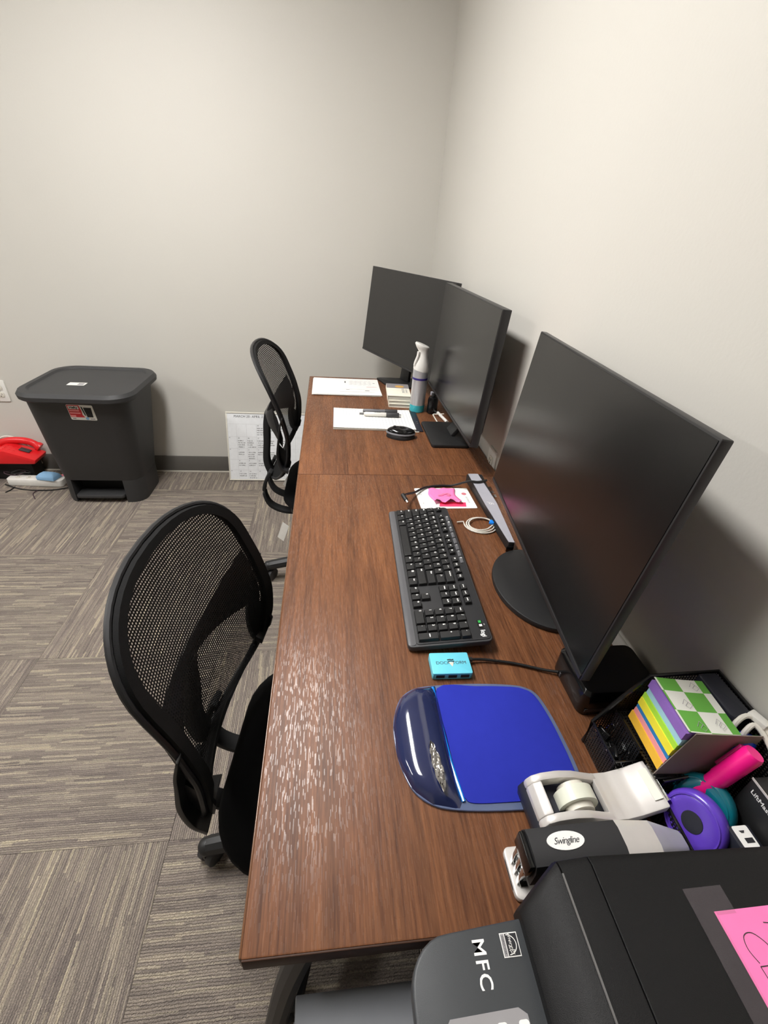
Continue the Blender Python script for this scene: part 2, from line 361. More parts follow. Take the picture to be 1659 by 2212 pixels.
# ================================================================== THE ROOM
def slab(a, b): m = NB(); bx(m, a, b); return m
floor = struct('floor', slab((XL, YB, -0.10), (XR, YF, -0.006)), M['under'], smooth=False)
struct('wall_far', slab((XL - .1, YF, -0.1), (XR + .1, YF + .1, ZC)), M['wall'], smooth=False)
struct('wall_right', slab((XR, YB - .1, -0.1), (XR + .1, YF, ZC)), M['wall'], smooth=False)
struct('wall_left', slab((XL - .1, YB - .1, -0.1), (XL, YF, ZC)), M['wall'], smooth=False)
struct('wall_back', slab((XL, YB - .1, -0.1), (XR, YB, ZC)), M['wall'], smooth=False)
struct('ceiling', slab((XL - .1, YB - .1, ZC), (XR + .1, YF + .1, ZC + .1)), M['ceil'], smooth=False)
for nm, a, b in (('baseboard_far', (XL, YF - .008, 0), (XR, YF, .106)), ('baseboard_right', (XR - .008, YB, 0), (XR, YF - .008, .106)), ('baseboard_left', (XL, YB, 0), (XL + .008, YF - .008, .106)), ('baseboard_back', (XL + .008, YB, 0), (XR - .008, YB + .008, .106))):
    struct(nm, slab(a, b), M['baseb'], bevel=0.002)
struct('trim_1', slab((XL, YF - .018, 0.0), (XR, YF - .008, .010)), M['carpet_edge'], bevel=0.002)
# carpet tiles, quarter-turned
G = 0.609; tile_cache = {}
for i in range(-6, 4):
    for j in range(-8, 3):
        x0, x1 = max(-0.926 + i * G, XL), min(-0.926 + (i + 1) * G, XR); y0, y1 = max(1.643 + j * G, YB), min(1.643 + (j + 1) * G, YF)
        if x1 - x0 < .01 or y1 - y0 < .01: continue
        ori = 'y' if (i + j) % 2 else 'x'; key = (round(x1 - x0, 3), round(y1 - y0, 3), ori)
        if key not in tile_cache:
            m = NB(); box(m, (0, 0, -0.003), (x1 - x0 - .0008, y1 - y0 - .0008, .006)); tile_cache[key] = mesh_of(m, 'carpet_tile', M['carpet_' + ori], smooth=False)
        obj('carpet_tile', tile_cache[key], None, floor, mw=T((x0 + x1) / 2, (y0 + y1) / 2, 0))
# ceiling troffers
for k, (lx, ly, st) in enumerate(PANELS):
    t = thing('ceiling_light', ['narrow glowing ceiling troffer above the chairs and desks', 'narrow glowing ceiling troffer over the open floor away from the desks'][k], 'ceiling light', (lx, ly, ZC), group='ceiling troffers')
    m = NB()
    for a, b in (((-.18, -.63, -.02), (-.15, .63, 0)), ((.15, -.63, -.02), (.18, .63, 0)), ((-.15, -.63, -.02), (.15, -.60, 0)), ((-.15, .60, -.02), (.15, .63, 0))): bx(m, a, b)
    obj('frame', m, M['white'], t, smooth=False)
    lm = pm('troffer_glow_%d' % k, (255, 250, 242), rough=0.6); b = lm.node_tree.nodes['Principled BSDF']
    b.inputs['Emission Color'].default_value = PANEL_COL + (1,); b.inputs['Emission Strength'].default_value = st
    m = NB(); bx(m, (-.15, -.60, -.012), (.15, .60, -.006)); obj('diffuser', m, lm, t, smooth=False)
def outlet(name, loc, rz, label):
    """duplex outlet, plate in local XZ, facing local -Y"""
    t = thing(name, label, 'outlet', loc, rz)
    m = NB(); prism(m, rrect(.072, .118, .006, 3), 0, .006, RX(PI / 2)); obj('cover_plate', m, M['white'], t, bevel=.0015)
    for s in (-1, 1):
        m = NB(); prism(m, rrect(.034, .029, .010, 4, 0, s * .0195), .006, .0085, RX(PI / 2)); r = obj('receptacle', m, M['offwhite'], t, bevel=.0006)
        m = NB()
        for dx, hh in ((-.0065, .009), (.0065, .007)): box(m, (dx, -.0086, s * .0195 + .003), (.0022, .0006, hh))
        cyl(m, (0, -.0086, s * .0195 - .008), .0026, .0006, 'Y', 10); obj('slots', m, M['ink'], r, smooth=False)
    m = NB(); cyl(m, (0, -.0065, 0), .003, .002, 'Y', 12); obj('screw', m, M['steel'], t)
    return t
outlet('wall_outlet', (-1.688, YF, .479), 0, 'white duplex outlet on the far wall above the red telephone')
outlet('wall_outlet', (XR, 1.145, .728), -PI / 2, 'white duplex outlet on the right wall behind the two wall-side monitors')
outlet('wall_outlet', (XR, .352, .703), -PI / 2, 'white duplex outlet low on the right wall beside the squat black box')

# ================================================================== DESKS
def desk(y0, y1, label):
    W = .619; L = y1 - y0; t = thing('desk', label, 'desk', (0, y0, 0))
    m = NB(); bx(m, (0, 0, D - .027), (W, L, D)); obj('tabletop', m, M['wood'], t, bevel=.0022, segs=2)
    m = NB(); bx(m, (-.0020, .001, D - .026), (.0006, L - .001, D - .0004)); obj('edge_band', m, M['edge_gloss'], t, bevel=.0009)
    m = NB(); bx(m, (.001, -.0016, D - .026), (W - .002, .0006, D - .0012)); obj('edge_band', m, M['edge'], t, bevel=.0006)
    for yy in (.055, L - .06):
        m = NB(); tube(m, spline([(.16, yy, D - .045), (.105, yy, D - .06), (.075, yy, D - .12), (.03, yy, .40), (-.012, yy, .09), (-.02, yy, .02)], 5), .019, 10); obj('leg', m, M['blackp'], t)
        m = NB(); tube(m, spline([(.46, yy, D - .045), (.515, yy, D - .06), (.54, yy, D - .12), (.57, yy, .40), (.585, yy, .09), (.59, yy, .02)], 5), .017, 10); obj('leg', m, M['blackp'], t)
        m = NB(); bx(m, (.14, yy - .018, D - .062), (.48, yy + .018, D - .028)); obj('top_rail', m, M['blackp'], t, bevel=.004)
        for fx in (-.02, .585):
            m = NB(); cyl(m, (fx, yy, .013), .026, .026, 'Z', 16, .022); obj('foot', m, M['rubber'], t)
    m = NB(); bx(m, (.52, .08, D - .35), (.532, L - .08, D - .03)); obj('modesty_panel', m, M['blackp'], t, bevel=.002)
    return t
desk(0.0, 1.0555, 'walnut laminate desk with the keyboard and blue mouse pad on it')
desk(1.0570, 2.086, 'walnut laminate desk with the notepad, books and spray can on it')

# ================================================================== MONITORS
def monitor(c, yaw, tilt, roll, w, h, label, base_fn, base_c, foot_z=.012, th=.024):
    """screen centre c; local X = right (viewer), Y = up, Z = towards viewer"""
    n = Vector((-math.cos(yaw), -math.sin(yaw), 0)); a = Vector((math.sin(yaw), -math.cos(yaw), 0))
    up = Vector((0, 0, 1)) * math.cos(tilt) - n * math.sin(tilt)
    a2 = a * math.cos(roll) + up * math.sin(roll); up2 = up * math.cos(roll) - a * math.sin(roll); nn = a2.cross(up2)
    mw = Matrix(((a2.x, up2.x, nn.x, c[0]), (a2.y, up2.y, nn.y, c[1]), (a2.z, up2.z, nn.z, c[2]), (0, 0, 0, 1)))
    t = thing('monitor', label, 'monitor', (base_c[0], base_c[1], D)); inv = T(-base_c[0], -base_c[1], -D)
    L = inv @ mw
    m = NB(); prism(m, rrect(w, h, .002, 3), -th, 0); hs = obj('housing', m, M['bezel'], t, bevel=.0015, mw=L)
    m = NB(); prism(m, rrect(w - .006, h - .013, .001, 2, 0, .0035), .0001, .0009); obj('screen', m, M['screen'], hs, smooth=False)
    m = NB(); bx(m, (-w / 2 + .002, -h / 2 + .0005, 0), (w / 2 - .002, -h / 2 + .009, .0022)); obj('chin', m, M['bezel'], hs, bevel=.0008)
    m = NB(); loft(m, [[Vector((p[0], p[1], -th)) for p in rrect(w * .95, h * .52, .012, 4, 0, -h * .21)], [Vector((p[0], p[1], -.042)) for p in rrect(w * .88, h * .44, .012, 4, 0, -h * .21)]]); obj('rear_cover', m, M['blackp'], hs)
    # stand: neck from the back of the housing to the base, base plate
    q = L @ Vector((0, -h * .18, -.042)); 
    m = NB(); pr = [(-.035, -.008), (.035, -.008), (.035, .008), (-.035, .008)]
    tube(m, [(q.x - nn.x * .0, q.y, q.z + .02), (q.x - nn.x * .012, q.y - nn.y * .012, q.z - .02), (q.x - nn.x * .014, q.y - nn.y * .014, .06), (-nn.x * .02, -nn.y * .02, foot_z)], 1.0, sec=pr, up=Vector((nn.x, nn.y, 0)))
    obj('neck', m, M['blackp'], t, bevel=.003)
    base_fn(t)
    return t
def base_oval(t):
    m = NB(); n = 48; P = [(.100 * math.cos(2 * PI * k / n), .127 * math.sin(2 * PI * k / n)) for k in range(n)]
    P = [(min(x, .072), y) for x, y in P]; prism(m, P, 0, .012); obj('base', m, M['blackp'], t, bevel=.003)
def base_plate(t):
    m = NB(); prism(m, rrect(.138, .226, .012, 4), 0, .012); obj('base', m, M['blackp'], t, bevel=.003)
def base_wide(t):
    m = NB(); prism(m, [(-.118, .040), (-.110, .022), (-.085, -.052), (.02, -.105), (.10, -.07), (.095, .035), (.06, .05), (-.10, .048)], 0, .010); obj('base', m, M['blackp'], t, bevel=.003)
monitor((.4907, .5287, 1.0269), -.1163, .0996, .0182, .620, .364, 'black widescreen monitor on an oval foot behind the keyboard', base_oval, (.538, .535), th=.013)
monitor((.5164, 1.3722, 1.0232), .0018, .0565, .0025, .650, .381, 'black monitor with a square flat foot beside the spray can', base_plate, (.513, 1.373))
monitor((.4211, 2.0196, 1.0183), .4219, .1062, 0.0, .663, .3876, 'black monitor angled out of the corner behind the stacked books', base_wide, (.442, 2.028), .010)

# ================================================================== CHAIRS
BZ = [.30, .45, .531, .613, .694, .776, .857, .939, 1.02]; BXX = [-.30, -.260, -.219, -.196, -.194, -.214, -.246, -.280, -.306]
def interp(x, xs, ys):
    if x <= xs[0]: return ys[0]
    for a, b, c, d in zip(xs[:-1], xs[1:], ys[:-1], ys[1:]):
        if x <= b: return c + (d - c) * (x - a) / (b - a)
    return ys[-1]
def bprof(z):   # smoothed side profile of the backrest
    return sum(interp(z + k * .010, BZ, BXX) for k in (-2, -1, 0, 1, 2)) / 5
def bsurf(y, z, off=0.0): return Vector((bprof(z) + .030 * (y / .2) ** 2 + off, y, z))
lower = spline([(.0, .474, 0), (.05, .478, 0), (.10, .492, 0), (.150, .518, 0), (.188, .560, 0), (.206, .62, 0), (.210, .70, 0), (.210, .77, 0), (.210, .838, 0)], 5)
half = [(p.x, p.y) for p in lower] + [(.210 * max(0, math.cos(PI / 2 * k / 12)) ** .8, .838 + .110 * math.sin(PI / 2 * k / 12) ** .8) for k in range(1, 13)]
OUT = half + [(-y, z) for y, z in half[-2:0:-1]]            # closed outline in (y, z)
INN = []
for k, (y, z) in enumerate(OUT):
    a, b = OUT[(k + 1) % len(OUT)], OUT[k - 1]; ty, tz = a[0] - b[0], a[1] - b[1]; l = math.hypot(ty, tz) or 1
    bw = .023 - .010 * max(0, min(1, (z - .88) / .06)) + .022 * max(0, (.56 - z) / .09) + .010 * max(0, min(1, (.72 - z) / .1))
    INN.append((y - tz / l * bw, z + ty / l * bw))
def make_chair(loc, yaw, dz, star, label, tags=False):
    t = thing('office_chair', label, 'chair', loc, yaw, 'mesh-backed office chairs')
    up = Vector((0, 0, dz))
    # backrest: webbing border, plastic rim, mesh panel
    m = NB(); vs = [[m.verts.new(p + up) for p in (bsurf(yo, zo, .006), bsurf(yi, zi, .007), bsurf(yi, zi, -.006), bsurf(yo, zo, -.008))] for (yo, zo), (yi, zi) in zip(OUT, INN)]
    for i in range(len(vs)):
        a, b = vs[i], vs[(i + 1) % len(vs)]
        for k in range(4): m.faces.new((a[k], a[(k + 1) % 4], b[(k + 1) % 4], b[k]))
    back = obj('back_frame', m, M['border'], t)
    m = NB(); tube(m, [bsurf(y * 1.012, .72 + (z - .72) * 1.008, -.006) + up for y, z in OUT], .0048, 8, closed=True, up=Vector((1, 0, 0))); obj('rim', m, M['frame_grey'], back)
    right = sorted([(z, y) for y, z in INN if y >= 0]); zs = [r[0] for r in right]; ys = [r[1] for r in right]
    m = NB(); NZ, NY = 44, 20; rows = []
    for i in range(NZ + 1):
        z = zs[0] + .001 + (zs[-1] - zs[0] - .002) * i / NZ; hw = max(interp(z, zs, ys), .005) + .005
        rows.append([m.verts.new(bsurf(hw * (2 * j / NY - 1), z, 0.0) + up) for j in range(NY + 1)])
    for a, b in zip(rows[:-1], rows[1:]):
        for j in range(NY): m.faces.new((a[j], a[j + 1], b[j + 1], b[j]))
    me = mesh_of(m, 'mesh_panel', M['mesh_back']); uvmap(me, lambda c: (c.y + .5, c.z)); obj('mesh_panel', me, None, back)
    # lumbar strap behind the mesh: wide at the sides, narrow in the middle, bowed to the rear
    m = NB(); rg = []
    for k in range(25):
        f = k / 12 - 1; y = .198 * f; hh = .016 + .052 * abs(f) ** 1.7; zc = .715 + .012 * f * f; off = -.018 - .034 * (1 - f * f)
        rg.append([bsurf(y, zc + e * hh, off + d) + up for e, d in ((-1, 0), (-.5, .003), (.5, .003), (1, 0), (.5, -.010), (-.5, -.010))])
    loft(m, rg); obj('lumbar_strap', m, M['frame_grey'], t)
    m = NB(); sec = [(-1, -.5), (1, -.5), (1, .5), (-1, .5)]
    tube(m, [p + up for p in spline([(bprof(.70) - .060, 0, .715), (bprof(.68) - .070, 0, .67), (bprof(.62) - .072, 0, .60), (bprof(.52) - .050, 0, .52), (bprof(.47) - .012, 0, .470)], 5)], .022, sec=sec, up=Vector((1, 0, 0))); obj('height_bar', m, M['blackm'], t, bevel=.003)
    for s in (-1, 1):       # plastic side loops at the lower corners
        U = spline([(.000, .212, .770), (-.022, .206, .722), (-.033, .198, .672), (-.032, .190, .628), (-.014, .185, .592), (.012, .183, .582)], 6); n = len(U)
        m = NB(); tube(m, [bsurf(s * p.y, p.z, p.x) + up for p in U], [.012 + .030 * (k / (n - 1)) for k in range(n)], sec=[(-1, -.16), (1, -.16), (1, .16), (-1, .16)], up=Vector((1, 0, .35))); lp = obj('side_loop', m, M['frame_grey'], t, bevel=.002)
        m = NB(); pl = [(-.033, .672), (-.034, .640), (-.026, .605), (-.008, .588), (.012, .582), (.012, .606), (.002, .628), (-.012, .648)]
        loft(m, [[bsurf(s * yy, zz, xx) + up for xx, zz in pl] for yy in (.190, .199)]); obj('loop_plate', m, M['frame_grey'], lp, bevel=.001)
    for s in (-1, 1):
        m = NB(); tube(m, [p + up for p in spline([(-.252, s * .060, .500), (-.278, s * .060, .445), (-.280, s * .060, .395), (-.258, s * .060, .350), (-.200, s * .060, .325), (-.12, s * .058, .330), (-.02, s * .054, .352)], 6)], .019, sec=[(-1, -.32), (1, -.32), (1, .32), (-1, .32)]); obj('j_bar', m, M['blackm'], t, bevel=.002)
    # seat
    m = NB(); rings = []
    for k in range(9):
        f = k / 8; zz = .372 + .085 * f; ins = .030 * (1 - math.sin(PI * min(1, f * 1.25) / 2)) if f < .5 else .055 * (2 * f - 1) ** 3
        rings.append([Vector((p[0], p[1], zz - (.020 * max(0, p[0]) / .22 if f > .4 else 0) - .010 * max(0, -p[0] / .22 - .55) * f)) + up for p in rrect(.450 - 2 * ins, .455 - 2 * ins, .13, 7, .020, 0)])
    loft(m, rings); obj('seat', m, M['fabric'], t, ang=60)
    m = NB(); prism(m, rrect(.36, .36, .08, 5), .356, .373, T(0, 0, dz)); obj('seat_pan', m, M['blackp'], t, bevel=.004)
    m = NB(); box(m, (0, 0, .335 + dz), (.20, .12, .045)); obj('tilt_mechanism', m, M['blackm'], t, bevel=.008)
    m = NB(); cyl(m, (0, 0, (.115 + .32 + dz) / 2), .025, .205 + dz, 'Z', 20); obj('gas_column', m, M['blackg'], t)
    # five-star base
    m = NB(); cyl(m, (0, 0, .105), .045, .075, 'Z', 24, .036); base = obj('base_hub', m, M['blackp'], t, bevel=.004)
    for k in range(5):
        a = star - yaw + 2 * PI * k / 5; ca, sa = math.cos(a), math.sin(a)
        m = NB(); tube(m, spline([(.03 * ca, .03 * sa, .115), (.15 * ca, .15 * sa, .105), (.275 * ca, .275 * sa, .085), (.300 * ca, .300 * sa, .080)], 4), [.026 - .006 * j / 12 for j in range(13)], 10); sph(m, (.300 * ca, .300 * sa, .080), (.021, .021, .021), 14, 8)
        arm = obj('base_leg', m, M['blackp'], t)
        ta = a + .9; tx, ty = math.cos(ta), math.sin(ta); cxx, cyy = .305 * ca - .014 * tx, .305 * sa - .014 * ty
        m = NB()
        for s in (-1, 1): cyl(m, (cxx - ty * s * .013, cyy + tx * s * .013, .028), .028, .018, 'X', 22, mat=RZ(ta + PI / 2))
        cs = obj('caster', m, M['darkgrey'], t, bevel=.003)
        m = NB(); cyl(m, (.303 * ca, .303 * sa, .060), .008, .04, 'Z', 10); box(m, (cxx, cyy, .045), (.050, .012, .026), RZ(ta)); obj('caster_fork', m, M['blackp'], cs, bevel=.002)
    if tags:
        m = NB(); box(m, (0, 0, 0), (.030, .0008, .085)); obj('warning_tag', m, M['white'], t, mw=T(-.205, -.165, .352) @ RZ(-.5) @ RY(.35))
        m = NB(); box(m, (0, 0, 0), (.026, .0008, .055)); obj('warning_tag', m, M['white'], t, mw=T(-.215, .10, .425) @ RZ(-.5) @ RY(.5))
    return t
make_chair((.098, .388, 0), -.113, 0.0, PI + .05, 'black mesh office chair pulled up to the desk with the keyboard')
make_chair((.127, 1.465, 0), -.036, .061, PI + .08, 'black mesh office chair at the desk with the notepad, seat set higher', True)

# ================================================================== WASTE BIN
def waste_bin():
    t = thing('waste_bin', 'charcoal plastic pedal bin with red and white sticker against the far wall', 'waste bin', (-1.10, 2.24, 0))
    ox, oy = -1.10, 2.24
    def ring(cx, cy, w, d, r, z): return [Vector((p[0] - ox, p[1] - oy, z)) for p in rrect(w, d, r, 6, cx, cy)]
    # outer shell without its front low middle: two stacked lofts, feet below
    m = NB(); loft(m, [ring(-1.112, 2.252, .405, .292, .07, .135), ring(-1.098, 2.230, .425, .345, .075, .30), ring(-1.0735, 2.2035, .460, .436, .085, .612)])
    obj('body', m, M['bin'], t, ang=50)
    def foot(side):
        q = NB(); rg = []
        for sc, zz in ((.985, 0), (1.0, .02), (1.0, .137)):
            P_ = [(-1.112 + sc * (x + 1.112), 2.252 + sc * (y - 2.252)) for x, y in rrect(.405, .292, .07, 6, -1.112, 2.252)]
            cut = -1.004 if side > 0 else -1.260
            rg.append([Vector(((max(x, cut) if side > 0 else min(x, cut)) - ox, y - oy, zz)) for x, y in P_])
        loft(q, rg); return q
    obj('foot', foot(-1), M['bin'], t, ang=50); obj('foot', foot(1), M['bin'], t, ang=50)
    m = NB(); bx(m, (-1.262 - ox, 2.20 - oy, .0), (-1.003 - ox, 2.398 - oy, .14)); obj('kick_recess', m, M['blackm'], t)
    m = NB(); prism(m, rrect(.245, .085, .02, 4, -1.132 - ox, 2.135 - oy), .030, .050); obj('pedal', m, M['bin'], t, bevel=.006)
    m = NB(); cx, cy = -1.064, 2.192
    loft(m, [ring(cx, cy, .488, .468, .10, .606), ring(cx, cy, .508, .492, .11, .614), ring(cx, cy, .512, .496, .11, .632), ring(cx, cy, .490, .474, .10, .648), ring(cx, cy, .440, .420, .09, .650), ring(cx, cy, .425, .405, .085, .642), ring(cx, cy, .30, .28, .07, .646)])
    lid = obj('lid', m, M['bin'], t, ang=40)
    # stickers
    nrm_mw = T(-1.048 - ox, 1.9985 - oy, .551) @ RX(math.radians(90 + 12.8)) @ RZ(-.02)
    m = NB(); prism(m, rrect(.112, .082, .005, 3), 0, .0006); st = obj('front_sticker', m, M['white'], t, smooth=False, mw=nrm_mw)
    m = NB(); prism(m, [(-.054, .039), (-.002, .039), (.002, .01), (.000, -.012), (.008, -.026), (-.054, -.026)], .0007, .0009); obj('red_field', m, M['redp'], st, smooth=False)
    m = NB(); prism(m, rrect(.044, .017, .002, 2, -.028, .026), .001, .0012); obj('name_panel', m, M['white'], st, smooth=False)
    text('lettering', 'Hefty', .0155, M['ink'], st, T(-.028, .026, .0014), bold=.0006)
    m = NB(); m.free()
    for xa, xb, ya, yb in ((-.051, -.008, .006, .013), (-.051, -.006, -.007, 0), (-.052, -.030, -.024, -.015)):
        m = NB(); bx(m, (xa, ya, .001), (xb, yb, .0012)); obj('red_panel_print', m, M['pinkn'], st, smooth=False)
    m = NB(); prism(m, [(.014, .028), (.048, .028), (.044, -.024), (.018, -.024)], .001, .0012); prism(m, [(.004, .033), (.010, .030), (.015, -.02), (.009, -.012)], .001, .0012); obj('bin_picture', m, M['blackm'], st, smooth=False)
    m = NB(); cyl(m, (.016, -.031, .0012), .0075, .0006, 'Z', 20); obj('blue_spot', m, M['ltblue'], st, smooth=False)
    for xa, xb in ((-.048, -.034), (.028, .048)):
        m = NB(); bx(m, (xa, -.036, .0007), (xb, -.031, .0009)); obj('small_print', m, M['inkgrey'], st, smooth=False)
    m = NB(); prism(m, rrect(.078, .042, .003, 3), 0, .0008); s2 = obj('lid_sticker', m, M['white'], lid, smooth=False, mw=T(-1.094 - ox, 2.118 - oy, .6468))
    m = NB(); bx(m, (.006, -.014, .0009), (.032, .012, .0011)); obj('sticker_print', m, M['inkgrey'], lid, smooth=False, mw=T(-1.094 - ox, 2.118 - oy, .6468))
    return t
waste_bin()

# ================================================================== THINGS ON THE FLOOR BY THE FAR WALL
# whiteboard calendar leaning on the wall
def whiteboard():
    W, H = .475, .412
    ang = math.atan2(.100, .40)
    t = thing('whiteboard_calendar', 'small white-framed whiteboard calendar leaning on the far wall behind a chair', 'whiteboard', mw=T(-.508, 2.372, 0.002))
    mw = RX(PI / 2 - ang)
    m = NB(); bx(m, (.006, .006, .002), (W - .006, H - .006, .008)); f = obj('writing_surface', m, M['whiteboard'], t, smooth=False, mw=mw)
    for a, b in (((0, 0, 0), (W, .008, .012)), ((0, H - .008, 0), (W, H, .012)), ((0, .008, 0), (.008, H - .008, .012)), ((W - .008, .008, 0), (W, H - .008, .012))):
        m = NB(); bx(m, a, b); obj('frame', m, M['offwhite'], t, bevel=.002, mw=mw)
    Z = .0083
    cols = [.058 + .057 * k for k in range(8)]; rowsv = [.07, .145, .215, .282, .347, H - .012]
    m = NB()
    for c in cols: bx(m, (c - .0006, H - rowsv[-1], Z - .0002), (c + .0006, H - rowsv[0], Z))
    for v in rowsv: bx(m, (.012, H - v - .0006, Z - .0002), (W - .012, H - v + .0006, Z))
    g = obj('printed_grid', m, M['faint'], f, smooth=False); g['kind'] = 'stuff'
    text('lettering', 'MARCH 20- APRIL 23', .019, M['ink'], f, T(.045, H - .026, Z), ax='LEFT', shear=.12, space=1.02)
    nums = [['', '', '', '20', '21', '22', '23'], ['', '25', '26', '27', '28', '29', '30'], ['', '1', '2', '3', '4', '5', '6'], ['', '8', '9', '10', '11', '12', '13'], ['', '15', '16', '17', '18', '19', '20']]
    lines = [[0, 0, 0, 4, 2, 2, 0], [0, 4, 4, 4, 3, 2, 0], [0, 2, 4, 2, 3, 2, 0], [0, 2, 2, 2, 2, 0, 0], [0, 2, 3, 0, 2, 2, 0]]
    for r in range(5):
        for c in range(1, 7):
            x = cols[c - 1] + .003; y = H - rowsv[r] - .008
            if nums[r][c]: text('lettering', nums[r][c], .010, M['ink'], f, T(x + .002, y, Z), ax='LEFT', shear=.1)
            if lines[r][c]:
                m = NB()
                for k in range(lines[r][c]): scribble(m, x + random.uniform(0, .004), y - .018 - k * .0125, random.uniform(.030, .046), .0062, .0014, T(0, 0, Z))
                h = obj('handwriting', m, M['ink'], f, smooth=False); h['kind'] = 'stuff'
    for k, ch in enumerate(('N', 'D', '', 'M')):
        if ch: text('lettering', ch, .009, M['ink'], f, T(.016, H - rowsv[k + 1] - .006, Z))
    return t
whiteboard()
# red telephone on a black box, power strip, cloths, cords
def phone():
    t = thing('telephone', 'red desk telephone with grey display lying on the cable pile by the wall', 'telephone', (-1.66, 2.385, .118), .02)
    m = NB(); prism(m, [(-.15, 0), (.115, 0), (.125, .025), (.09, .040), (-.02, .078), (-.06, .080), (-.15, .030)], -.055, .070, RX(PI / 2)); obj('body', m, M['red'], t, bevel=.006)
    m = NB(); tube(m, spline([(-.12, .048, .058), (-.07, .050, .086), (.00, .050, .093), (.06, .048, .084), (.105, .046, .052)], 6), [.019 + (.006 if k in (0, 1, 2, 22, 23, 24) else 0) for k in range(25)], 12); obj('handset', m, M['red'], t)
    m = NB(); box(m, (.052, -.005, .0585), (.052, .034, .003), RY(.345)); obj('display', m, M['darkgrey'], t, bevel=.001)
    for i in range(3):
        for j in range(4):
            m = NB(); box(m, (-.035 + i * .022, -.052 + j * .018, .084 - abs(i - .2) * .008 - .004), (.014, .012, .005), RY(.32)); obj('key', m, M['red'], t, bevel=.0015)
    m = NB(); cyl(m, (-.145, .02, .022), .016, .02, 'X', 14); obj('cord_socket', m, M['blackp'], t)
phone()
m = NB(); bx(m, (-1.80, 2.36, 0), (-1.590, 2.455, .115)); tag(obj('router_box', m, M['blackm'], None, bevel=.006), 'matte black box under the red telephone', 'box')
m = NB(); prism(m, rrect(.30, .060, .018, 4), 0, .040); strip = tag(obj('power_strip', m, M['white'], None, bevel=.004, mw=T(-1.555, 2.305, .001) @ RZ(-.055)), 'long white power strip on the carpet beside the bin', 'power strip')
for k in range(4):
    m = NB(); cyl(m, (-.095 + .058 * k, 0, .0405), .015, .002, 'Z', 16); rc = obj('socket', m, M['offwhite'], strip)
    for dx in (-.004, .004):
        m = NB(); box(m, (-.095 + .058 * k + dx, .002, .0418), (.002, .007, .0008)); obj('slot', m, M['ink'], rc, smooth=False)
m = NB(); loft(m, [[Vector((x, y, z)) for x, y in P] for P, z in (([(-.048, -.034), (.050, -.040), (.056, .030), (-.040, .034)], 0), ([(-.054, -.030), (.046, -.034), (.050, .024), (-.046, .030)], .020), ([(-.038, -.012), (.034, -.014), (.030, .012), (-.028, .014)], .034))])
tag(obj('sponge_block', m, M['ltblue'], None, bevel=.004, mw=T(-1.485, 2.302, .042) @ RZ(-.1)), 'light blue foam block resting on the white power strip', 'foam block')
m = NB(); prism(m, [(-.07, -.025), (.02, -.035), (.075, -.01), (.05, .03), (-.04, .035)], 0, .018); tag(obj('cloth', m, M['mustard'], None, bevel=.006, mw=T(-1.525, 2.372, .001)), 'folded mustard yellow cloth behind the power strip', 'cloth')
m = NB(); prism(m, [(-.028, -.02), (.02, -.026), (.03, .02), (-.01, .030)], 0, .030); tag(obj('cloth', m, M['pinkcloth'], None, bevel=.008, mw=T(-1.435, 2.375, .001)), 'dusty pink crumpled cloth tucked beside the bin', 'cloth')
m = NB(); bx(m, (-2.04, 2.26, 0), (-1.81, 2.44, .105)); cb = tag(obj('cardboard_box', m, M['brown'], None, bevel=.003), 'brown cardboard box beside the cable pile', 'box')
m = NB(); bx(m, (-2.04, 2.345, .105), (-1.81, 2.355, .1065)); obj('tape_seam', m, M['tape'], cb, smooth=False)
def cord(name, pts, r, mat, label, cat='cord', group=None, n=7, seg=8):
    m = NB(); tube(m, spline(pts, n), r, seg); return tag(obj(name, m, M[mat]), label, cat, group)
cord('black_cable', [(-1.715, 2.285, .006), (-1.66, 2.258, .004), (-1.60, 2.235, .004), (-1.52, 2.225, .004), (-1.44, 2.232, .004), (-1.36, 2.262, .006)], .0035, 'cordb', 'black cord running from the power strip along the carpet to the bin')
cord('black_cable', [(-1.655, 2.262, .004), (-1.66, 2.225, .004), (-1.67, 2.20, .004)], .003, 'cordb', 'short black cord end lying on the carpet in front of the power strip')
cord('plum_cable', [(-1.52, 2.225, .0045), (-1.525, 2.19, .004), (-1.50, 2.15, .004), (-1.485, 2.13, .004)], .0025, 'cordp', 'thin plum cord trailing onto the carpet towards the bin')
for k, (cx, cy, rx, ry, z) in enumerate(((-1.60, 2.345, .050, .020, .010), (-1.69, 2.345, .055, .020, .050), (-1.56, 2.350, .06, .022, .030), (-1.50, 2.350, .045, .03, .034), (-1.64, 2.335, .05, .018, .060))):
    P = [(cx + rx * math.cos(a) * (1 + .15 * math.sin(3 * a + k)), cy + ry * math.sin(a), z + .006 * math.sin(2 * a + k)) for a in [2 * PI * j / 14 for j in range(17)]]
    cord('coiled_cable', P, .0026, 'cordp' if k % 2 else 'cordb', ('thin plum cable' if k % 2 else 'thin black cable') + ' looped in the tangle between the telephone and the power strip', 'cable', ('plum' if k % 2 else 'black') + ' cables tangled by the wall', 3, 6)
cord('phone_cord', [(-1.82, 2.468, .17), (-1.76, 2.468, .215), (-1.70, 2.468, .212), (-1.64, 2.468, .16), (-1.60, 2.468, .05)], .005, 'cordw', 'white cord arching behind the red telephone')

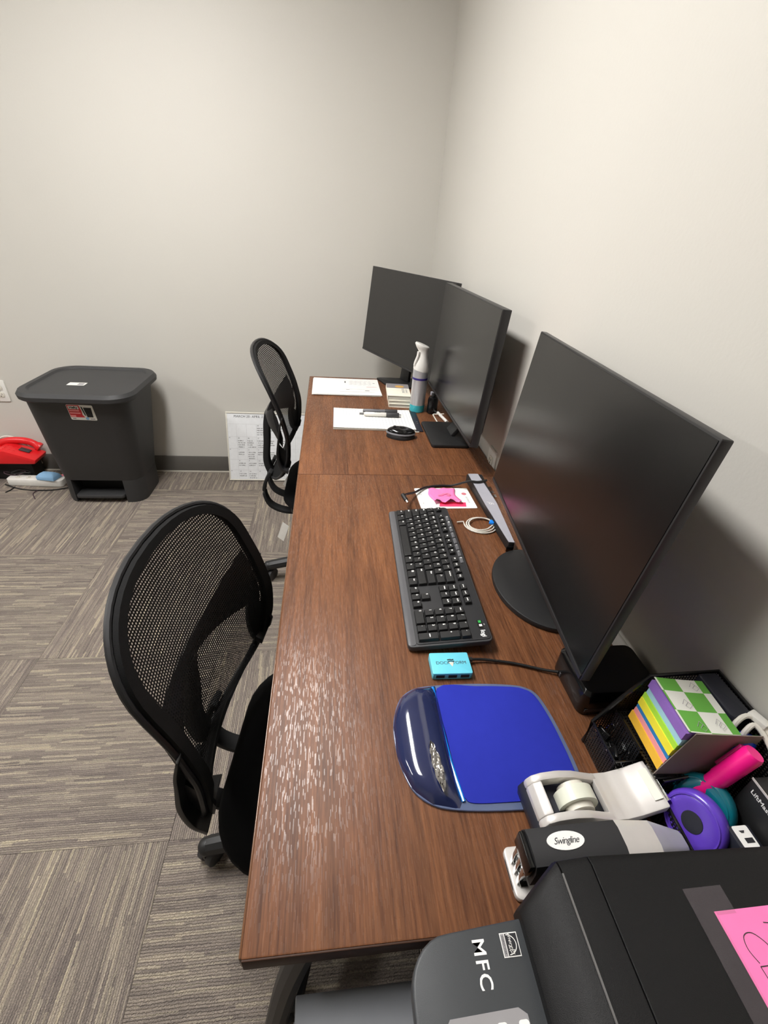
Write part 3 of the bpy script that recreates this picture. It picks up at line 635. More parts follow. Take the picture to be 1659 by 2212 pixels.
# ================================================================== PAPERS AND SMALL THINGS ON THE FAR DESK
def sheet(W, H, mat, curl=0.0, th=.0007, corner=None):
    m = NB(); n = 8; vs = []
    for z in (0, th):
        g = []
        for i in range(n + 1):
            r = []
            for j in range(n + 1):
                x, y = W * i / n, H * j / n; dz = curl * (abs(2 * j / n - 1) ** 3) * .5 + (curl * .6 * (abs(2 * i / n - 1) ** 4))
                r.append(m.verts.new((x, y, z + dz)))
            g.append(r)
        vs.append(g)
    for i in range(n):
        for j in range(n):
            a = vs[1]; m.faces.new((a[i][j], a[i + 1][j], a[i + 1][j + 1], a[i][j + 1])); a = vs[0]; m.faces.new((a[i][j], a[i][j + 1], a[i + 1][j + 1], a[i + 1][j]))
    for k in range(n):
        for (p, q) in (((k, 0), (k + 1, 0)), ((n, k), (n, k + 1)), ((n - k, n), (n - k - 1, n)), ((0, n - k), (0, n - k - 1))):
            m.faces.new((vs[0][p[0]][p[1]], vs[0][q[0]][q[1]], vs[1][q[0]][q[1]], vs[1][p[0]][p[1]]))
    return mesh_of(m, 'sheet', mat, ang=60)
for k, (dx, dy, a) in enumerate(((0, 0, 0), (.004, -.003, .012), (.001, .002, -.008))):
    lab = ['blank bottom sheet of the loose papers by the desk corner', 'middle sheet of the loose papers by the desk corner', 'printed form on top of the loose papers by the desk corner'][k]
    o = tag(obj('paper_sheet', sheet(.305, .242, M['paper'], .0015), None, None, mw=T(.017 + dx, 1.798 + dy, D + .0006 + k * .0022) @ RZ(a)), lab, 'paper', 'loose papers at the desk corner')
    if k == 2:
        for r in range(6):
            m = NB(); x = .165 + .006 * (r % 2)
            for q in range(5): bx(m, (x + q * .022, .150 + r * .011, .0011), (x + q * .022 + random.uniform(.010, .019), .153 + r * .011, .0013))
            h = obj('printed_line', m, M['faint'], o, smooth=False); h['kind'] = 'stuff'
        for r, (xa, xb, ya, yb, mt) in enumerate(((.145, .150, .175, .200, 'ink'), (.278, .292, .178, .183, 'ink'), (.13, .29, .078, .080, 'faint'), (.12, .295, .040, .044, 'faint'), (.235, .255, .058, .066, 'inkgrey'), (.15, .165, .070, .074, 'inkgrey'), (.245, .292, .118, .121, 'pinkcloth'))):
            m = NB(); bx(m, (xa, ya, .0012), (xb, yb, .0014)); obj('printed_mark', m, M[mt], o, smooth=False)
# ruled notepad with two dry-erase markers and a pen
t = thing('notepad', 'ruled white writing pad lying between the loose papers and the mouse', 'notepad', mw=T(.106, 1.408, D) @ RZ(-.018))
m = NB(); bx(m, (0, 0, 0), (.306, .206, .0065)); obj('page_block', m, M['pages'], t, bevel=.001)
me = sheet(.306, .208, M['legal'], .002); obj('top_page', me, None, t, mw=T(0, 0, .0068))
m = NB(); bx(m, (.270, -.006, .0005), (.318, .004, .002)); obj('backing_tab', m, M['offwhite'], t, bevel=.0008)
m = NB(); bx(m, (.306, .0, .0), (.334, .21, .004)); obj('binding_strip', m, M['navy'], t, bevel=.001)
for k in range(2):
    m = NB(); cyl(m, (.3235, .095 - k * .018, .0045), .0032, .001, 'Z', 12); obj('binding_stud', m, M['chrome'], t)
def marker(loc, rz, label, word, body):
    t = thing('dry_erase_marker', label, 'marker', loc, rz, 'dry-erase markers on the notepad')
    m = NB(); cyl(m, (-.030, 0, .0085), .0082, .082, 'X', 18); cyl(m, (-.073, 0, .0085), .0066, .006, 'X', 18); obj('barrel', m, M[body], t, bevel=.0008)
    m = NB(); cyl(m, (.036, 0, .0085), .0095, .050, 'X', 18); obj('cap', m, M['darkgrey'], t, bevel=.0012)
    text('lettering', word, .012, M['ink'], t, T(-.022, -.0001, .0171) @ RZ(PI), shear=.25, bold=.0003)
marker((.300, 1.566, D + .0085), -.03, 'grey-bodied dry-erase marker with black cap on the notepad', 'expo', 'midgrey')
marker((.302, 1.531, D + .0085), -.035, 'white-bodied dry-erase marker with black cap on the notepad', 'expo', 'white')
t = thing('ballpoint_pen', 'thin grey ballpoint pen tucked beside the two markers', 'pen', (.285, 1.5485, D + .0078), -.03)
m = NB(); cyl(m, (0, 0, .0042), .0035, .15, 'X', 10); obj('barrel', m, M['steel'], t)
m = NB(); cyl(m, (.082, 0, .0042), .0025, .016, 'X', 10, .001); obj('tip', m, M['ink'], t)
# computer mouse
t = thing('computer_mouse', 'black and grey wireless mouse in front of the notepad', 'mouse', (.350, 1.352, D), -.12)
def mouse_shell(zs, sx, sy, base, mat, name, par):
    m = NB(); rings = []
    for k in range(9):
        f = k / 8; c = math.cos(f * PI / 2) ** .55 if f < 1 else .02
        rings.append([Vector((sx * c * math.cos(a) * (1 - .06 * math.cos(a)), sy * c * math.sin(a) * (1 - .10 * math.cos(2 * a)), base + zs * math.sin(f * PI / 2) * (1 - .14 * math.cos(a)))) for a in [2 * PI * j / 28 for j in range(28)]])
    loft(m, rings); return obj(name, m, M[mat], par, ang=70)
mouse_shell(.022, .052, .033, .001, 'blackp', 'lower_shell', t); mouse_shell(.012, .0535, .031, .016, 'midgrey', 'side_grip', t); mouse_shell(.015, .051, .029, .0205, 'blackg', 'top_shell', t)
m = NB(); cyl(m, (-.026, 0, .0335), .008, .006, 'Y', 16); obj('scroll_wheel', m, M['rubber'], t)
# stacked books
def book(z, th, dx, dy, rz, cover, label, top=False):
    t = thing('paperback_book', label, 'book', (.388 + dx, 1.757 + dy, D + z), -.06 + rz, 'paperbacks stacked beside the spray can')
    W, H = .098, .172
    m = NB(); bx(m, (-W / 2 + .002, -H / 2 + .002, .0012), (W / 2, H / 2 - .002, th - .0012)); obj('page_block', m, M['pages'], t, smooth=False)
    m = NB(); bx(m, (-W / 2, -H / 2, th - .0012), (W / 2, H / 2, th)); fc = obj('front_cover', m, M[cover], t, smooth=False)
    m = NB(); bx(m, (-W / 2, -H / 2, 0), (W / 2, H / 2, .0012)); obj('back_cover', m, M[cover], t, smooth=False)
    m = NB(); bx(m, (-W / 2, -H / 2, .0012), (-W / 2 + .002, H / 2, th - .0012)); obj('spine', m, M[cover], t, smooth=False)
    if top:
        m = NB(); bx(m, (-W / 2, .022, th), (W / 2, H / 2, th + .0002)); obj('grey_cover_field', m, M['cover_grey'], fc, smooth=False)
        m = NB(); cyl(m, (0, 0, 0), 1, .0003, 'Z', 28); o = obj('amber_oval', m, M['amber'], fc, mw=T(.008, .046, th + .0003) @ Matrix.Diagonal((.020, .016, 1, 1)))
        text('lettering', 'COMPANY', .011, M['inkgrey'], fc, T(.034, -.015, th + .0003) @ RZ(-PI / 2)); text('lettering', 'CULTURE', .013, M['inkgrey'], fc, T(.020, -.012, th + .0003) @ RZ(-PI / 2), bold=.0003)
book(0, .014, .006, -.004, .0, 'cover_cream', 'cream paperback lying at the bottom of the small book stack')
book(.0142, .013, .004, .0, .01, 'cover_cream', 'cream paperback second from the bottom of the small book stack')
book(.0274, .020, .0, .002, -.01, 'cover_cream', 'cream and grey paperback with an amber oval on top of the book stack', True)
# spray can and a small black bottle
t = thing('spray_can', 'silver air freshener spray can with white trigger head and aqua foot', 'spray can', (.453, 1.636, D))
m = NB(); lathe(m, [(.026, 0), (.030, .002), (.0305, .030)], 32); obj('aqua_foot', m, M['aqua'], t)
m = NB(); lathe(m, [(.0303, .030), (.0303, .110), (.0303, .166), (.0285, .176), (.024, .182)], 32); obj('can_body', m, M['canmetal'], t)
m = NB(); lathe(m, [(.03052, .132), (.03062, .1325), (.03062, .1395), (.03052, .140)], 32); obj('indigo_band', m, M['indigo'], t)
m = NB(); loft(m, [[Vector((cx + r * rx * math.cos(a), r * math.sin(a), z - .012 * math.cos(a) * sl)) for a in [2 * PI * j / 24 for j in range(24)]] for cx, r, rx, z, sl in ((0, .0308, 1, .166, .5), (0, .0306, 1, .180, .5), (.001, .027, .95, .200, .3), (.002, .0205, .9, .222, .2), (.001, .019, .95, .240, 0), (-.003, .021, 1.15, .250, .4), (-.004, .0235, 1.25, .260, .7), (-.004, .0215, 1.2, .265, .7))]); hd = obj('trigger_head', m, M['white'], t, ang=60)
m = NB(); tube(m, spline([(-.018, -.012, .240), (-.021, -.013, .220), (-.027, -.012, .200), (-.029, -.011, .188)], 5), .0055, 8); obj('trigger', m, M['white'], hd)
t = thing('pump_bottle', 'small glossy black bottle tucked between the spray can and monitor', 'bottle', (.512, 1.612, D))
m = NB(); lathe(m, [(.018, 0), (.021, .003), (.021, .055), (.018, .066), (.009, .070), (.009, .076)], 24); obj('body', m, M['blackg'], t)
m = NB(); lathe(m, [(.011, .074), (.0115, .086), (.008, .090)], 20); obj('cap', m, M['blackp'], t)
m = NB(); box(m, (0, 0, .083), (.010, .004, .016)); obj('label_tab', m, M['alum'], t, mw=T(-.010, -.004, .0), bevel=.001)
# wire paper holder: a bent steel wire with a white rod behind the square monitor foot
t = thing('wire_stand', 'bent steel wire easel with white rod behind the square monitor foot', 'wire stand', (.515, 1.54, D))
m = NB(); tube(m, [(-.010, -.046, .004), (-.004, -.044, .006), (-.006, .030, .008), (-.002, .036, .008), (.040, .036, .010)], .0025, 8); obj('wire_leg', m, M['offwhite'], t)
m = NB(); tube(m, [(.020, .060, .0065), (.036, -.044, .0065)], .006, 12); obj('rod', m, M['white'], t)

# ================================================================== KEYBOARD
def keyboard():
    KL, KW = .449, .152; yaw = -.035; tilt = math.atan2(.017, KW)
    t = thing('keyboard', 'full-size black wireless keyboard with white legends and grey media strip', 'keyboard', mw=T(.244, .826, D + .0015) @ RZ(-PI / 2 + yaw) @ RX(tilt))
    m = NB(); pts = rrect(KL, KW, .010, 4, KL / 2, KW / 2); prism(m, pts, .001, .0125); obj('body', m, M['darkgrey'], t, bevel=.002)
    m = NB(); prism(m, rrect(KL - .008, KW - .018, .007, 4, KL / 2, KW / 2 + .006), .0125, .0140); obj('deck', m, M['rubber'], t, bevel=.0006)
    m = NB(); prism(m, rrect(KL - .006, .014, .005, 4, KL / 2, .0085), .0122, .0134); obj('front_lip', m, M['lipgrey'], t, bevel=.0006)
    for x in (.06, KL - .06):
        m = NB(); box(m, (x, KW - .012, -.0075), (.030, .010, .017)); obj('riser_foot', m, M['rubber'], t, bevel=.002)
    cache = {}
    def key_mesh(w, d, mat, hh=.0068):
        k = (round(w, 4), round(d, 4), mat, hh)
        if k not in cache:
            m = NB(); g = .0012; ins = .0024
            lo = [(-w / 2 + g, -d / 2 + g), (w / 2 - g, -d / 2 + g), (w / 2 - g, d / 2 - g), (-w / 2 + g, d / 2 - g)]; hi = [(-w / 2 + ins, -d / 2 + ins), (w / 2 - ins, -d / 2 + ins), (w / 2 - ins, d / 2 - ins + .001), (-w / 2 + ins, d / 2 - ins + .001)]
            loft(m, [[Vector((x, y, 0)) for x, y in lo], [Vector((x, y, hh)) for x, y in hi]]); cache[k] = mesh_of(m, 'key', M[mat], bevel=.0006, segs=1)
        return cache[k]
    U = .0192
    def key(x, y, w, d, leg, size=.0062, mat='blackp', hh=.0068, dx=None):
        o = obj('key', key_mesh(w, d, mat, hh), None, t, mw=T(x + w / 2, y, .0140))
        if leg:
            px = -w / 2 + .0052 if dx is None else dx
            text('legend', leg, size, M['legend'], o, T(px, .0032 if d > .015 else .0005, hh + .0002), bold=.00022, ax='LEFT' if len(leg) > 1 else 'CENTER')
    X0 = .009; Y = [.0285 + .0192 * r for r in range(5)]
    def row(r, items, x):
        for leg, w in items:
            key(x, Y[r], w * U, U, leg, .0062 if len(leg) <= 1 else (.0046 if len(leg) < 4 else .0038)); x += w * U
    row(0, [('Ctrl', 1.25), ('fn', 1.25), ('Alt', 1.25), ('', 6.25), ('Alt', 1.25), ('fn', 1.25), ('\u25a4', 1.25), ('Ctrl', 1.25)], X0)
    row(1, [('Shift', 2.25)] + [(c, 1) for c in 'ZXCVBNM'] + [('< ,', 1), ('> .', 1), ('? /', 1), ('Shift', 2.75)], X0)
    row(2, [('Caps', 1.75)] + [(c, 1) for c in 'ASDFGHJKL'] + [(': ;', 1), ('" \'', 1), ('Enter', 2.25)], X0)
    row(3, [('Tab', 1.5)] + [(c, 1) for c in 'QWERTYUIOP'] + [('{ [', 1), ('} ]', 1), ('| \\', 1.5)], X0)
    row(4, [('~ `', 1)] + [(a + ' ' + b, 1) for a, b in zip('!@#$%^&*()', '1234567890')] + [('_ -', 1), ('+ =', 1), ('backspace', 2)], X0)
    fy, fd, fw = .1270, .0150, .0180
    key(X0, fy, fw, fd, 'esc', .0042)
    for g in range(3):
        for k in range(4): key(X0 + .0345 + g * .0860 + k * .0188, fy, fw, fd, 'F%d' % (g * 4 + k + 1), .0046)
    NX = X0 + 15 * U + .0055
    for k, s in enumerate(('prt sc', 'scroll', 'pause')): key(NX + k * U, fy, U, fd, s, .0034)
    for k, (a, b) in enumerate((('insert', 'delete'), ('home', 'end'), ('pg up', 'pg dn'))):
        key(NX + k * U, Y[4], U, U, a, .0036); key(NX + k * U, Y[3], U, U, b, .0036)
    for k, s in enumerate('\u2190\u2193\u2192'): key(NX + k * U, Y[0], U, U, s)
    key(NX + U, Y[1], U, U, '\u2191')
    PX = NX + 3 * U + .0055
    for k, s in enumerate(('num', '/', '*', '-')): key(PX + k * U, Y[4], U, U, s, .0040 if k == 0 else .0062)
    for r, names in ((3, '789'), (2, '456'), (1, '123')):
        for k, s in enumerate(names): key(PX + k * U, Y[r], U, U, s)
    key(PX, Y[0], 2 * U, U, '0'); key(PX + 2 * U, Y[0], U, U, '.')
    key(PX + 3 * U, (Y[2] + Y[3]) / 2, U, 2 * U, '+'); key(PX + 3 * U, (Y[0] + Y[1]) / 2, U, 2 * U, 'enter', .0036)
    for k in range(8): key(.046 + k * .0236, .1425, .0232, .0105, ('\u2302', '\u2709', '\u25b6', '\u266a', '\u2212', '+', '\u00d7', '\u2609')[k], .0042, 'lipgrey', .0022)
    m = NB(); prism(m, rrect(.020, .010, .002, 3, .410, .137), .0140, .0146); sw = obj('power_switch', m, M['blackg'], t)
    m = NB(); box(m, (.405, .137, .0152), (.006, .005, .0012)); obj('slider', m, M['green'], sw, smooth=False)
    m = NB(); box(m, (.414, .137, .0152), (.005, .005, .0012)); obj('slider_dot', m, M['legend'], sw, smooth=False)
    text('lettering', 'on', .004, M['legend'], t, T(.411, .1445, .0142))
    text('lettering', 'logi', .0115, M['legend'], t, T(.432, .138, .0142), bold=.0003)
keyboard()

# ================================================================== CARD, NOTE, COILED CABLE, DOCK, HUB
t = thing('printed_card', 'white printed card lying on the desk under the pink sticky note', 'card', mw=T(.337, .860, D + .0004) @ RZ(.02))
m = NB(); prism(m, rrect(.158, .112, .004, 3, .079, .056), 0, .0008); obj('card', m, M['paper'], t, smooth=False)
text('lettering', 'NOTICE', .009, M['inkgrey'], t, T(.012, .088, .0010) @ RZ(-PI / 2)); text('lettering', 'rev', .007, M['inkgrey'], t, T(.012, .028, .0010) @ RZ(-PI / 2)); text('lettering', 'partners', .010, M['inkgrey'], t, T(.143, .045, .0010) @ RZ(-PI / 2))
m = NB(); cyl(m, (.140, .078, .0010), .007, .0004, 'Z', 20); obj('round_emblem', m, M['pinkcloth'], t, smooth=False)
m = NB(); prism(m, [(.052, .010), (.128, .008), (.132, .030), (.060, .034)], .0009, .0012); obj('red_print_block', m, M['pinkd'], t, smooth=False)
m = NB(); n = 10; gr = []
for i in range(n + 1):
    r_ = []
    for j in range(n + 1):
        x, y = .078 * i / n, .084 * j / n; z = .0020 + .010 * max(0, 1 - j / 3.0) ** 1.5 * (1 + .5 * math.sin(i * 1.3)) + .0025 * abs(math.sin(i * .9 + j * .3)) * (j / n)
        r_.append(m.verts.new((x + .004 * math.sin(j * .8), y + .003 * math.sin(i * 1.2), z)))
    gr.append(r_)
for i in range(n):
    for j in range(n): m.faces.new((gr[i][j], gr[i + 1][j], gr[i + 1][j + 1], gr[i][j + 1]))
nt = tag(obj('sticky_note', m, M['pink'], None, mw=T(.375, .882, D + .0008) @ RZ(.04), ang=70), 'crinkled bright pink sticky note curling off the white card', 'sticky note')
md = nt.modifiers.new('thickness', 'SOLIDIFY'); md.thickness = .0003
m = NB(); ribbon(m, [(.022, .040), (.034, .043), (.040, .048), (.052, .050), (.058, .044), (.054, .038), (.046, .041)], .0026, T(0, 0, .0062)); obj('handwriting', m, M['pinkcloth'], nt, smooth=False)
m = NB(); P = [(.418, .790, .004), (.435, .792, .0045)]
for k in range(int(2.4 * 22)):
    a = PI * .95 + 2 * PI * k / 22; P.append((.478 + .002 * math.sin(k * .29) + (.043 - .0045 * (k / 22)) * math.cos(a), .777 + (.037 - .0040 * (k / 22)) * math.sin(a + .12 * k / 22), .0022 + .0022 * (k / 22)))
P += [(.512, .772, .010), (.504, .766, .010)]
cc = thing('usb_cable', 'coiled white cable with a blue plug beside the keyboard', 'cable', (0, 0, D)); tube(m, P, .0019, 8); obj('cord', m, M['cordw'], cc)
m = NB(); box(m, (.505, .776, .0125), (.012, .015, .006), RZ(-.5)); obj('plug_grip', m, M['usbblue'], cc, bevel=.001)
m = NB(); box(m, (.513, .789, .0125), (.010, .013, .0042), RZ(-.5)); obj('plug_shell', m, M['steel'], cc, bevel=.0004)
# long wedge-shaped docking bar under the near monitor
t = thing('docking_bar', 'long silver-topped wedge docking station lying under the big monitor', 'docking station', (.50, .67, D))
P = [(.012, .002), (.026, .000), (.041, .185), (.050, .352), (.002, .352), (.006, .175)]
m = NB(); prism(m, P, 0, .0235); obj('black_shell', m, M['blackp'], t, bevel=.002)
m = NB(); prism(m, [(.012, .003), (.0255, .001), (.0405, .185), (.036, .351), (.006, .351), (.006, .175)], .0236, .0252); tp = obj('silver_top', m, M['alum'], t, smooth=False)
text('lettering', 'j5', .018, M['legend'], tp, T(.023, .180, .0254) @ RZ(-PI / 2), shear=.2)
m = NB(); prism(m, [(.006, -.003), (.024, -.004), (.026, .000), (.010, .003)], 0, .015); obj('end_cap', m, M['blackg'], t, bevel=.002)
for k in range(3):
    m = NB(); box(m, (.046, .215 + .022 * k, .026), (.006, .016, .004)); obj('port', m, M['chrome'], t, smooth=False)
cord('usb_cable_black', [(.548, .972, D + .030), (.520, .962, D + .0295), (.492, .966, D + .0285), (.45, .982, D + .006), (.41, .983, D + .0045), (.366, .968, D + .006), (.330, .930, D + .012), (.300, .895, D + .026), (.290, .872, D + .036)], .0032, 'cordb', 'black cable running from the docking bar across the white card to the keyboard', 'cable')
t = thing('cable_plug', 'black barrel plug with bright tip resting on the far end of the keyboard', 'plug', mw=T(.289, .862, D + .033) @ RZ(-PI / 2 + .35) @ RY(.25))
m = NB(); cyl(m, (-.002, 0, 0), .0055, .024, 'X', 14); obj('grip', m, M['blackp'], t, bevel=.001)
m = NB(); cyl(m, (.014, 0, 0), .0040, .010, 'X', 12); obj('tip', m, M['chrome'], t)
# turquoise hub
t = thing('usb_hub', 'small turquoise hub box with dark lettering near the mouse pad', 'usb hub', (.2945, .3405, D), -.02)
m = NB(); prism(m, rrect(.068, .044, .003, 4), .001, .0155); obj('case', m, M['cyan'], t, bevel=.0012)
for k in range(3):
    m = NB(); box(m, (-.021 + .021 * k, -.0221, .0085), (.0145, .0006, .0065)); obj('port', m, M['ink'], t, smooth=False)
m = NB(); bx(m, (-.032, -.02195, .002), (.032, -.0216, .0135)); obj('port_panel', m, M['cyand'], t, smooth=False)
text('lettering', 'DOCK', .0088, M['darkgrey'], t, T(-.0130, -.0002, .0157), space=.95); text('lettering', 'TORM', .0088, M['darkgrey'], t, T(.0150, -.0002, .0157), space=.95)
m = NB(); ribbon(m, [(-.006, .006), (-.001, .0068), (.003, .0058), (.005, .0072)], .0022, T(.001, 0, .0157)); obj('tornado_stripe', m, M['ink'], t, smooth=False)
m = NB(); ribbon(m, [(-.005, .0026), (.000, .0036), (.004, .0024), (.005, .0042)], .0016, T(.001, 0, .0157)); obj('tornado_stripe', m, M['ink'], t, smooth=False)
m = NB(); prism(m, [(-.0045, .001), (.0045, .001), (.0008, -.008)], .0156, .0158, T(.001, 0, 0)); obj('tornado_cone', m, M['offwhite'], t, smooth=False)
cb = thing('hub_cable', 'black cable from the turquoise hub to a grey plug at the monitor', 'cable', (0, 0, D))
m = NB(); tube(m, spline([(.329, .352, .008), (.36, .352, .006), (.41, .343, .004), (.455, .327, .005), (.480, .318, .008)], 8), .0024, 8); obj('cord', m, M['cordb'], cb)
m = NB(); box(m, (.491, .313, .009), (.022, .014, .010), RZ(-.35)); obj('plug', m, M['darkgrey'], cb, bevel=.0015)
m = NB(); cyl(m, (.330, .352, .008), .0042, .012, 'X', 10); obj('strain_relief', m, M['blackp'], cb)

# ================================================================== MOUSE PAD
t = thing('mouse_pad', 'royal blue mouse pad with smoky gel wrist rest', 'mouse pad', (.31, .21, D)); ox, oy = .31, .21
OUTL = [(.184, .235), (.190, .262), (.203, .287), (.227, .302), (.262, .306), (.325, .306), (.385, .301), (.412, .294), (.428, .278), (.436, .24), (.439, .19), (.438, .15), (.428, .122), (.400, .113), (.321, .113), (.255, .118), (.222, .127), (.200, .146), (.188, .177), (.184, .205)]
P = [(p.x - ox, p.y - oy) for p in spline([(x, y, 0) for x, y in OUTL], 5, True)]
m = NB(); prism(m, P, .0002, .0045); obj('base', m, M['gelrim'], t, bevel=.0015)
m = NB(); NX_, NY_ = 16, 26; gg = []
def edge_y(x):     # far and near extent of the gel rest at x
    hi = interp(x, [.184, .190, .203, .227, .262, .268], [.235, .262, .287, .3015, .305, .305]); lo = interp(x, [.184, .188, .200, .222, .255, .268], [.195, .177, .146, .1275, .119, .1185]); return lo, hi
for i in range(NX_ + 1):
    f = i / NX_; x = .1845 + .0775 * f; lo, hi = edge_y(x); r_ = []
    for j in range(NY_ + 1):
        g_ = j / NY_; y = lo + (hi - lo) * g_; h = .019 * (math.sin(PI * min(1, f * 1.02)) ** .55) * (1 - abs(2 * g_ - 1) ** 6) ** .6
        r_.append(m.verts.new((x - ox, y - oy, .004 + max(0, h))))
    gg.append(r_)
for i in range(NX_):
    for j in range(NY_): m.faces.new((gg[i][j], gg[i + 1][j], gg[i + 1][j + 1], gg[i][j + 1]))
rest = obj('gel_wrist_rest', m, M['gel'], t, ang=80)
m = NB(); tube(m, [(.2565 - ox, .300 - oy, .0062), (.2555 - ox, .24 - oy, .0068), (.2575 - ox, .18 - oy, .0068), (.264 - ox, .127 - oy, .0058)], [.0030, .0034, .0034, .0026], 8); obj('gel_edge', m, M['gelblue'], rest)
Q = [(.263, .299), (.33, .2995), (.385, .2955), (.407, .290), (.421, .277), (.429, .24), (.432, .19), (.431, .150), (.424, .128), (.400, .122), (.33, .122), (.278, .124), (.267, .131), (.263, .145), (.2615, .22)]
m = NB(); prism(m, [(p.x - ox, p.y - oy) for p in spline([(x, y, 0) for x, y in Q], 4, True)], .0045, .0062); obj('cloth_surface', m, M['padblue'], t, bevel=.0005)
m = NB(); gg = []
for i in range(7):
    r_ = []
    for j in range(15):
        g_ = j / 14; wd = .0075 * math.sin(PI * g_) ** .6 + .0008; x = .2315 + (i / 6 - .5) * 2 * wd * .8 + .006 * g_; y = .200 - .066 * g_
        r_.append(m.verts.new((x - ox, y - oy, .0248 + .0022 * math.sin(i * 2.1 + j * 1.7) - .004 * g_ + .0016 * random.random())))
    gg.append(r_)
for i in range(6):
    for j in range(14): m.faces.new((gg[i][j], gg[i + 1][j], gg[i + 1][j + 1], gg[i][j + 1]))
obj('torn_film', m, M['film'], rest, ang=20)

# ================================================================== TAPE DISPENSER
t = thing('tape_dispenser', 'silver and black tape dispenser standing partly on the mouse pad', 'tape dispenser', mw=T(.341, .104, D + .0065) @ RZ(.03) @ Matrix.Diagonal((.885, .93, .84, 1)))
xs = [0, .006, .02, .045, .07, .09, .11, .13, .15, .17, .185]; zt = [.040, .050, .056, .058, .053, .044, .036, .035, .041, .051, .059]
def ztop(x): return interp(x, xs, zt)
def profile(x0, x1, drop, n=16, base=None):
    P_ = [(x0 + (x1 - x0) * k / n, ztop(x0 + (x1 - x0) * k / n)) for k in range(n + 1)]
    return P_ + ([(x1, base), (x0, base)] if base is not None else [(x, z - drop) for x, z in P_[::-1]])
def yprism(m, pts, y0, y1): prism(m, pts, -y1, -y0, RX(PI / 2))
Wt = .031
m = NB(); yprism(m, [(-.002, 0), (.165, 0), (.172, .010), (.150, .028), (.10, .022), (.0, .034), (-.006, .02)], -Wt - .001, Wt + .001); obj('weighted_base', m, M['navy'], t, bevel=.003)
for s in (-1, 1):
    m = NB(); yprism(m, profile(.0, .112, .020), min(s * .020, s * Wt), max(s * .020, s * Wt)); obj('side_rail', m, M['silverp'], t, bevel=.003)
m = NB(); yprism(m, profile(0, .018, .020, 6), -.0205, .0205); obj('end_rail', m, M['silverp'], t, bevel=.002)
m = NB(); yprism(m, profile(.105, .185, .014), -Wt, Wt); obj('nose', m, M['silverp'], t, bevel=.002)
m = NB(); yprism(m, [(.019, .020), (.106, .012), (.106, .016), (.019, .024)], -.0198, .0198); obj('well_floor', m, M['blackm'], t, smooth=False)
m = NB(); rr = [(.0205, -.0095), (.0285, -.0095), (.0285, .0095), (.0205, .0095)]
loft(m, [[T(.066, 0, .034) @ Vector((r * math.cos(a), y, r * math.sin(a))) for r, y in rr] for a in [2 * PI * k / 32 for k in range(32)] + [0]], caps=False); roll = obj('tape_roll', m, M['tape'], t)
m = NB(); cyl(m, (.066, 0, .034), .0200, .034, 'Y', 24); obj('roll_core', m, M['offwhite'], roll)
m = NB(); box(m, (.186, 0, .057), (.003, .048, .010), RY(.35)); obj('cutter', m, M['chrome'], t, bevel=.0004)
m = NB(); box(m, (.176, 0, .0565), (.012, .040, .0012), RY(-.50)); obj('tape_end', m, M['tape'], t, smooth=False)

# ================================================================== STAPLER
t = thing('stapler', 'black and silver stapler with white oval badge beside the tape dispenser', 'stapler', (.297, .046, D), .0)
m = NB(); prism(m, rrect(.204, .046, .008, 4, .102, 0), .0, .008); prism(m, rrect(.045, .052, .007, 4, .0225, 0), .001, .0095); obj('base_plate', m, M['silverp'], t, bevel=.002)
m = NB(); box(m, (.012, 0, .0104), (.009, .030, .0016)); obj('anvil', m, M['chrome'], t, bevel=.0004)
m = NB(); box(m, (.098, 0, .030), (.175, .018, .014), RY(-.03)); obj('magazine', m, M['chrome'], t, bevel=.001)
for dy in (-.010, 0, .010):
    m = NB(); box(m, (.0065, dy, .0275), (.005, .0045, .034)); obj('staple_guide', m, M['chrome'], t, bevel=.0006)
def handle(x0, x1, mat, name, w0, w1, z0, z1, bulge=0.0):
    m = NB(); rg = []
    for k in range(9):
        f = k / 8; x = x0 + (x1 - x0) * f; w = w0 + (w1 - w0) * f; zt_ = z0 + (z1 - z0) * f + bulge * math.sin(PI * f)
        rg.append([Vector((x, y * w, z)) for y, z in ((-1, .034), (1, .034), (1.02, zt_ - .012), (.86, zt_ - .003), (.45, zt_), (-.45, zt_), (-.86, zt_ - .003), (-1.02, zt_ - .012))])
    loft(m, rg); return obj(name, m, M[mat], t, ang=50)
hn = handle(.010, .116, 'rubber', 'rubber_handle', .021, .0215, .074, .077, .001); handle(.116, .160, 'silverp', 'silver_handle', .0215, .020, .077, .071); handle(.160, .204, 'alum', 'rear_housing', .020, .013, .071, .052)
m = NB(); cyl(m, (0, 0, 0), 1, .0008, 'Z', 32); bd = obj('badge', m, M['paper'], hn, mw=T(.050, .002, .0764) @ RY(-.030) @ Matrix.Diagonal((.0215, .0092, 1, 1)))
text('lettering', 'Swingline', .0092, M['ink'], hn, T(.050, .0017, .0771) @ RY(-.030), shear=.45, space=.86)
m = NB(); bx(m, (.003, -.018, .045), (.0102, .018, .070)); obj('front_plate', m, M['blackg'], t, bevel=.002)

# ================================================================== SQUAT BLACK BOX BY THE WALL
t = thing('power_brick', 'squat black box standing on the desk between the monitor and the organizer', 'box', (.545, .290, D))
m = NB(); loft(m, [[Vector((p[0], p[1], z)) for p in rrect(w_, d_, .012, 4)] for w_, d_, z in ((.128, .096, 0), (.130, .098, .004), (.130, .098, .044), (.122, .090, .050))]); obj('case', m, M['blackg'], t)
m = NB(); bx(m, (-.058, -.0496, .010), (-.02, -.0490, .016)); obj('vent_slot', m, M['darkgrey'], t, smooth=False)

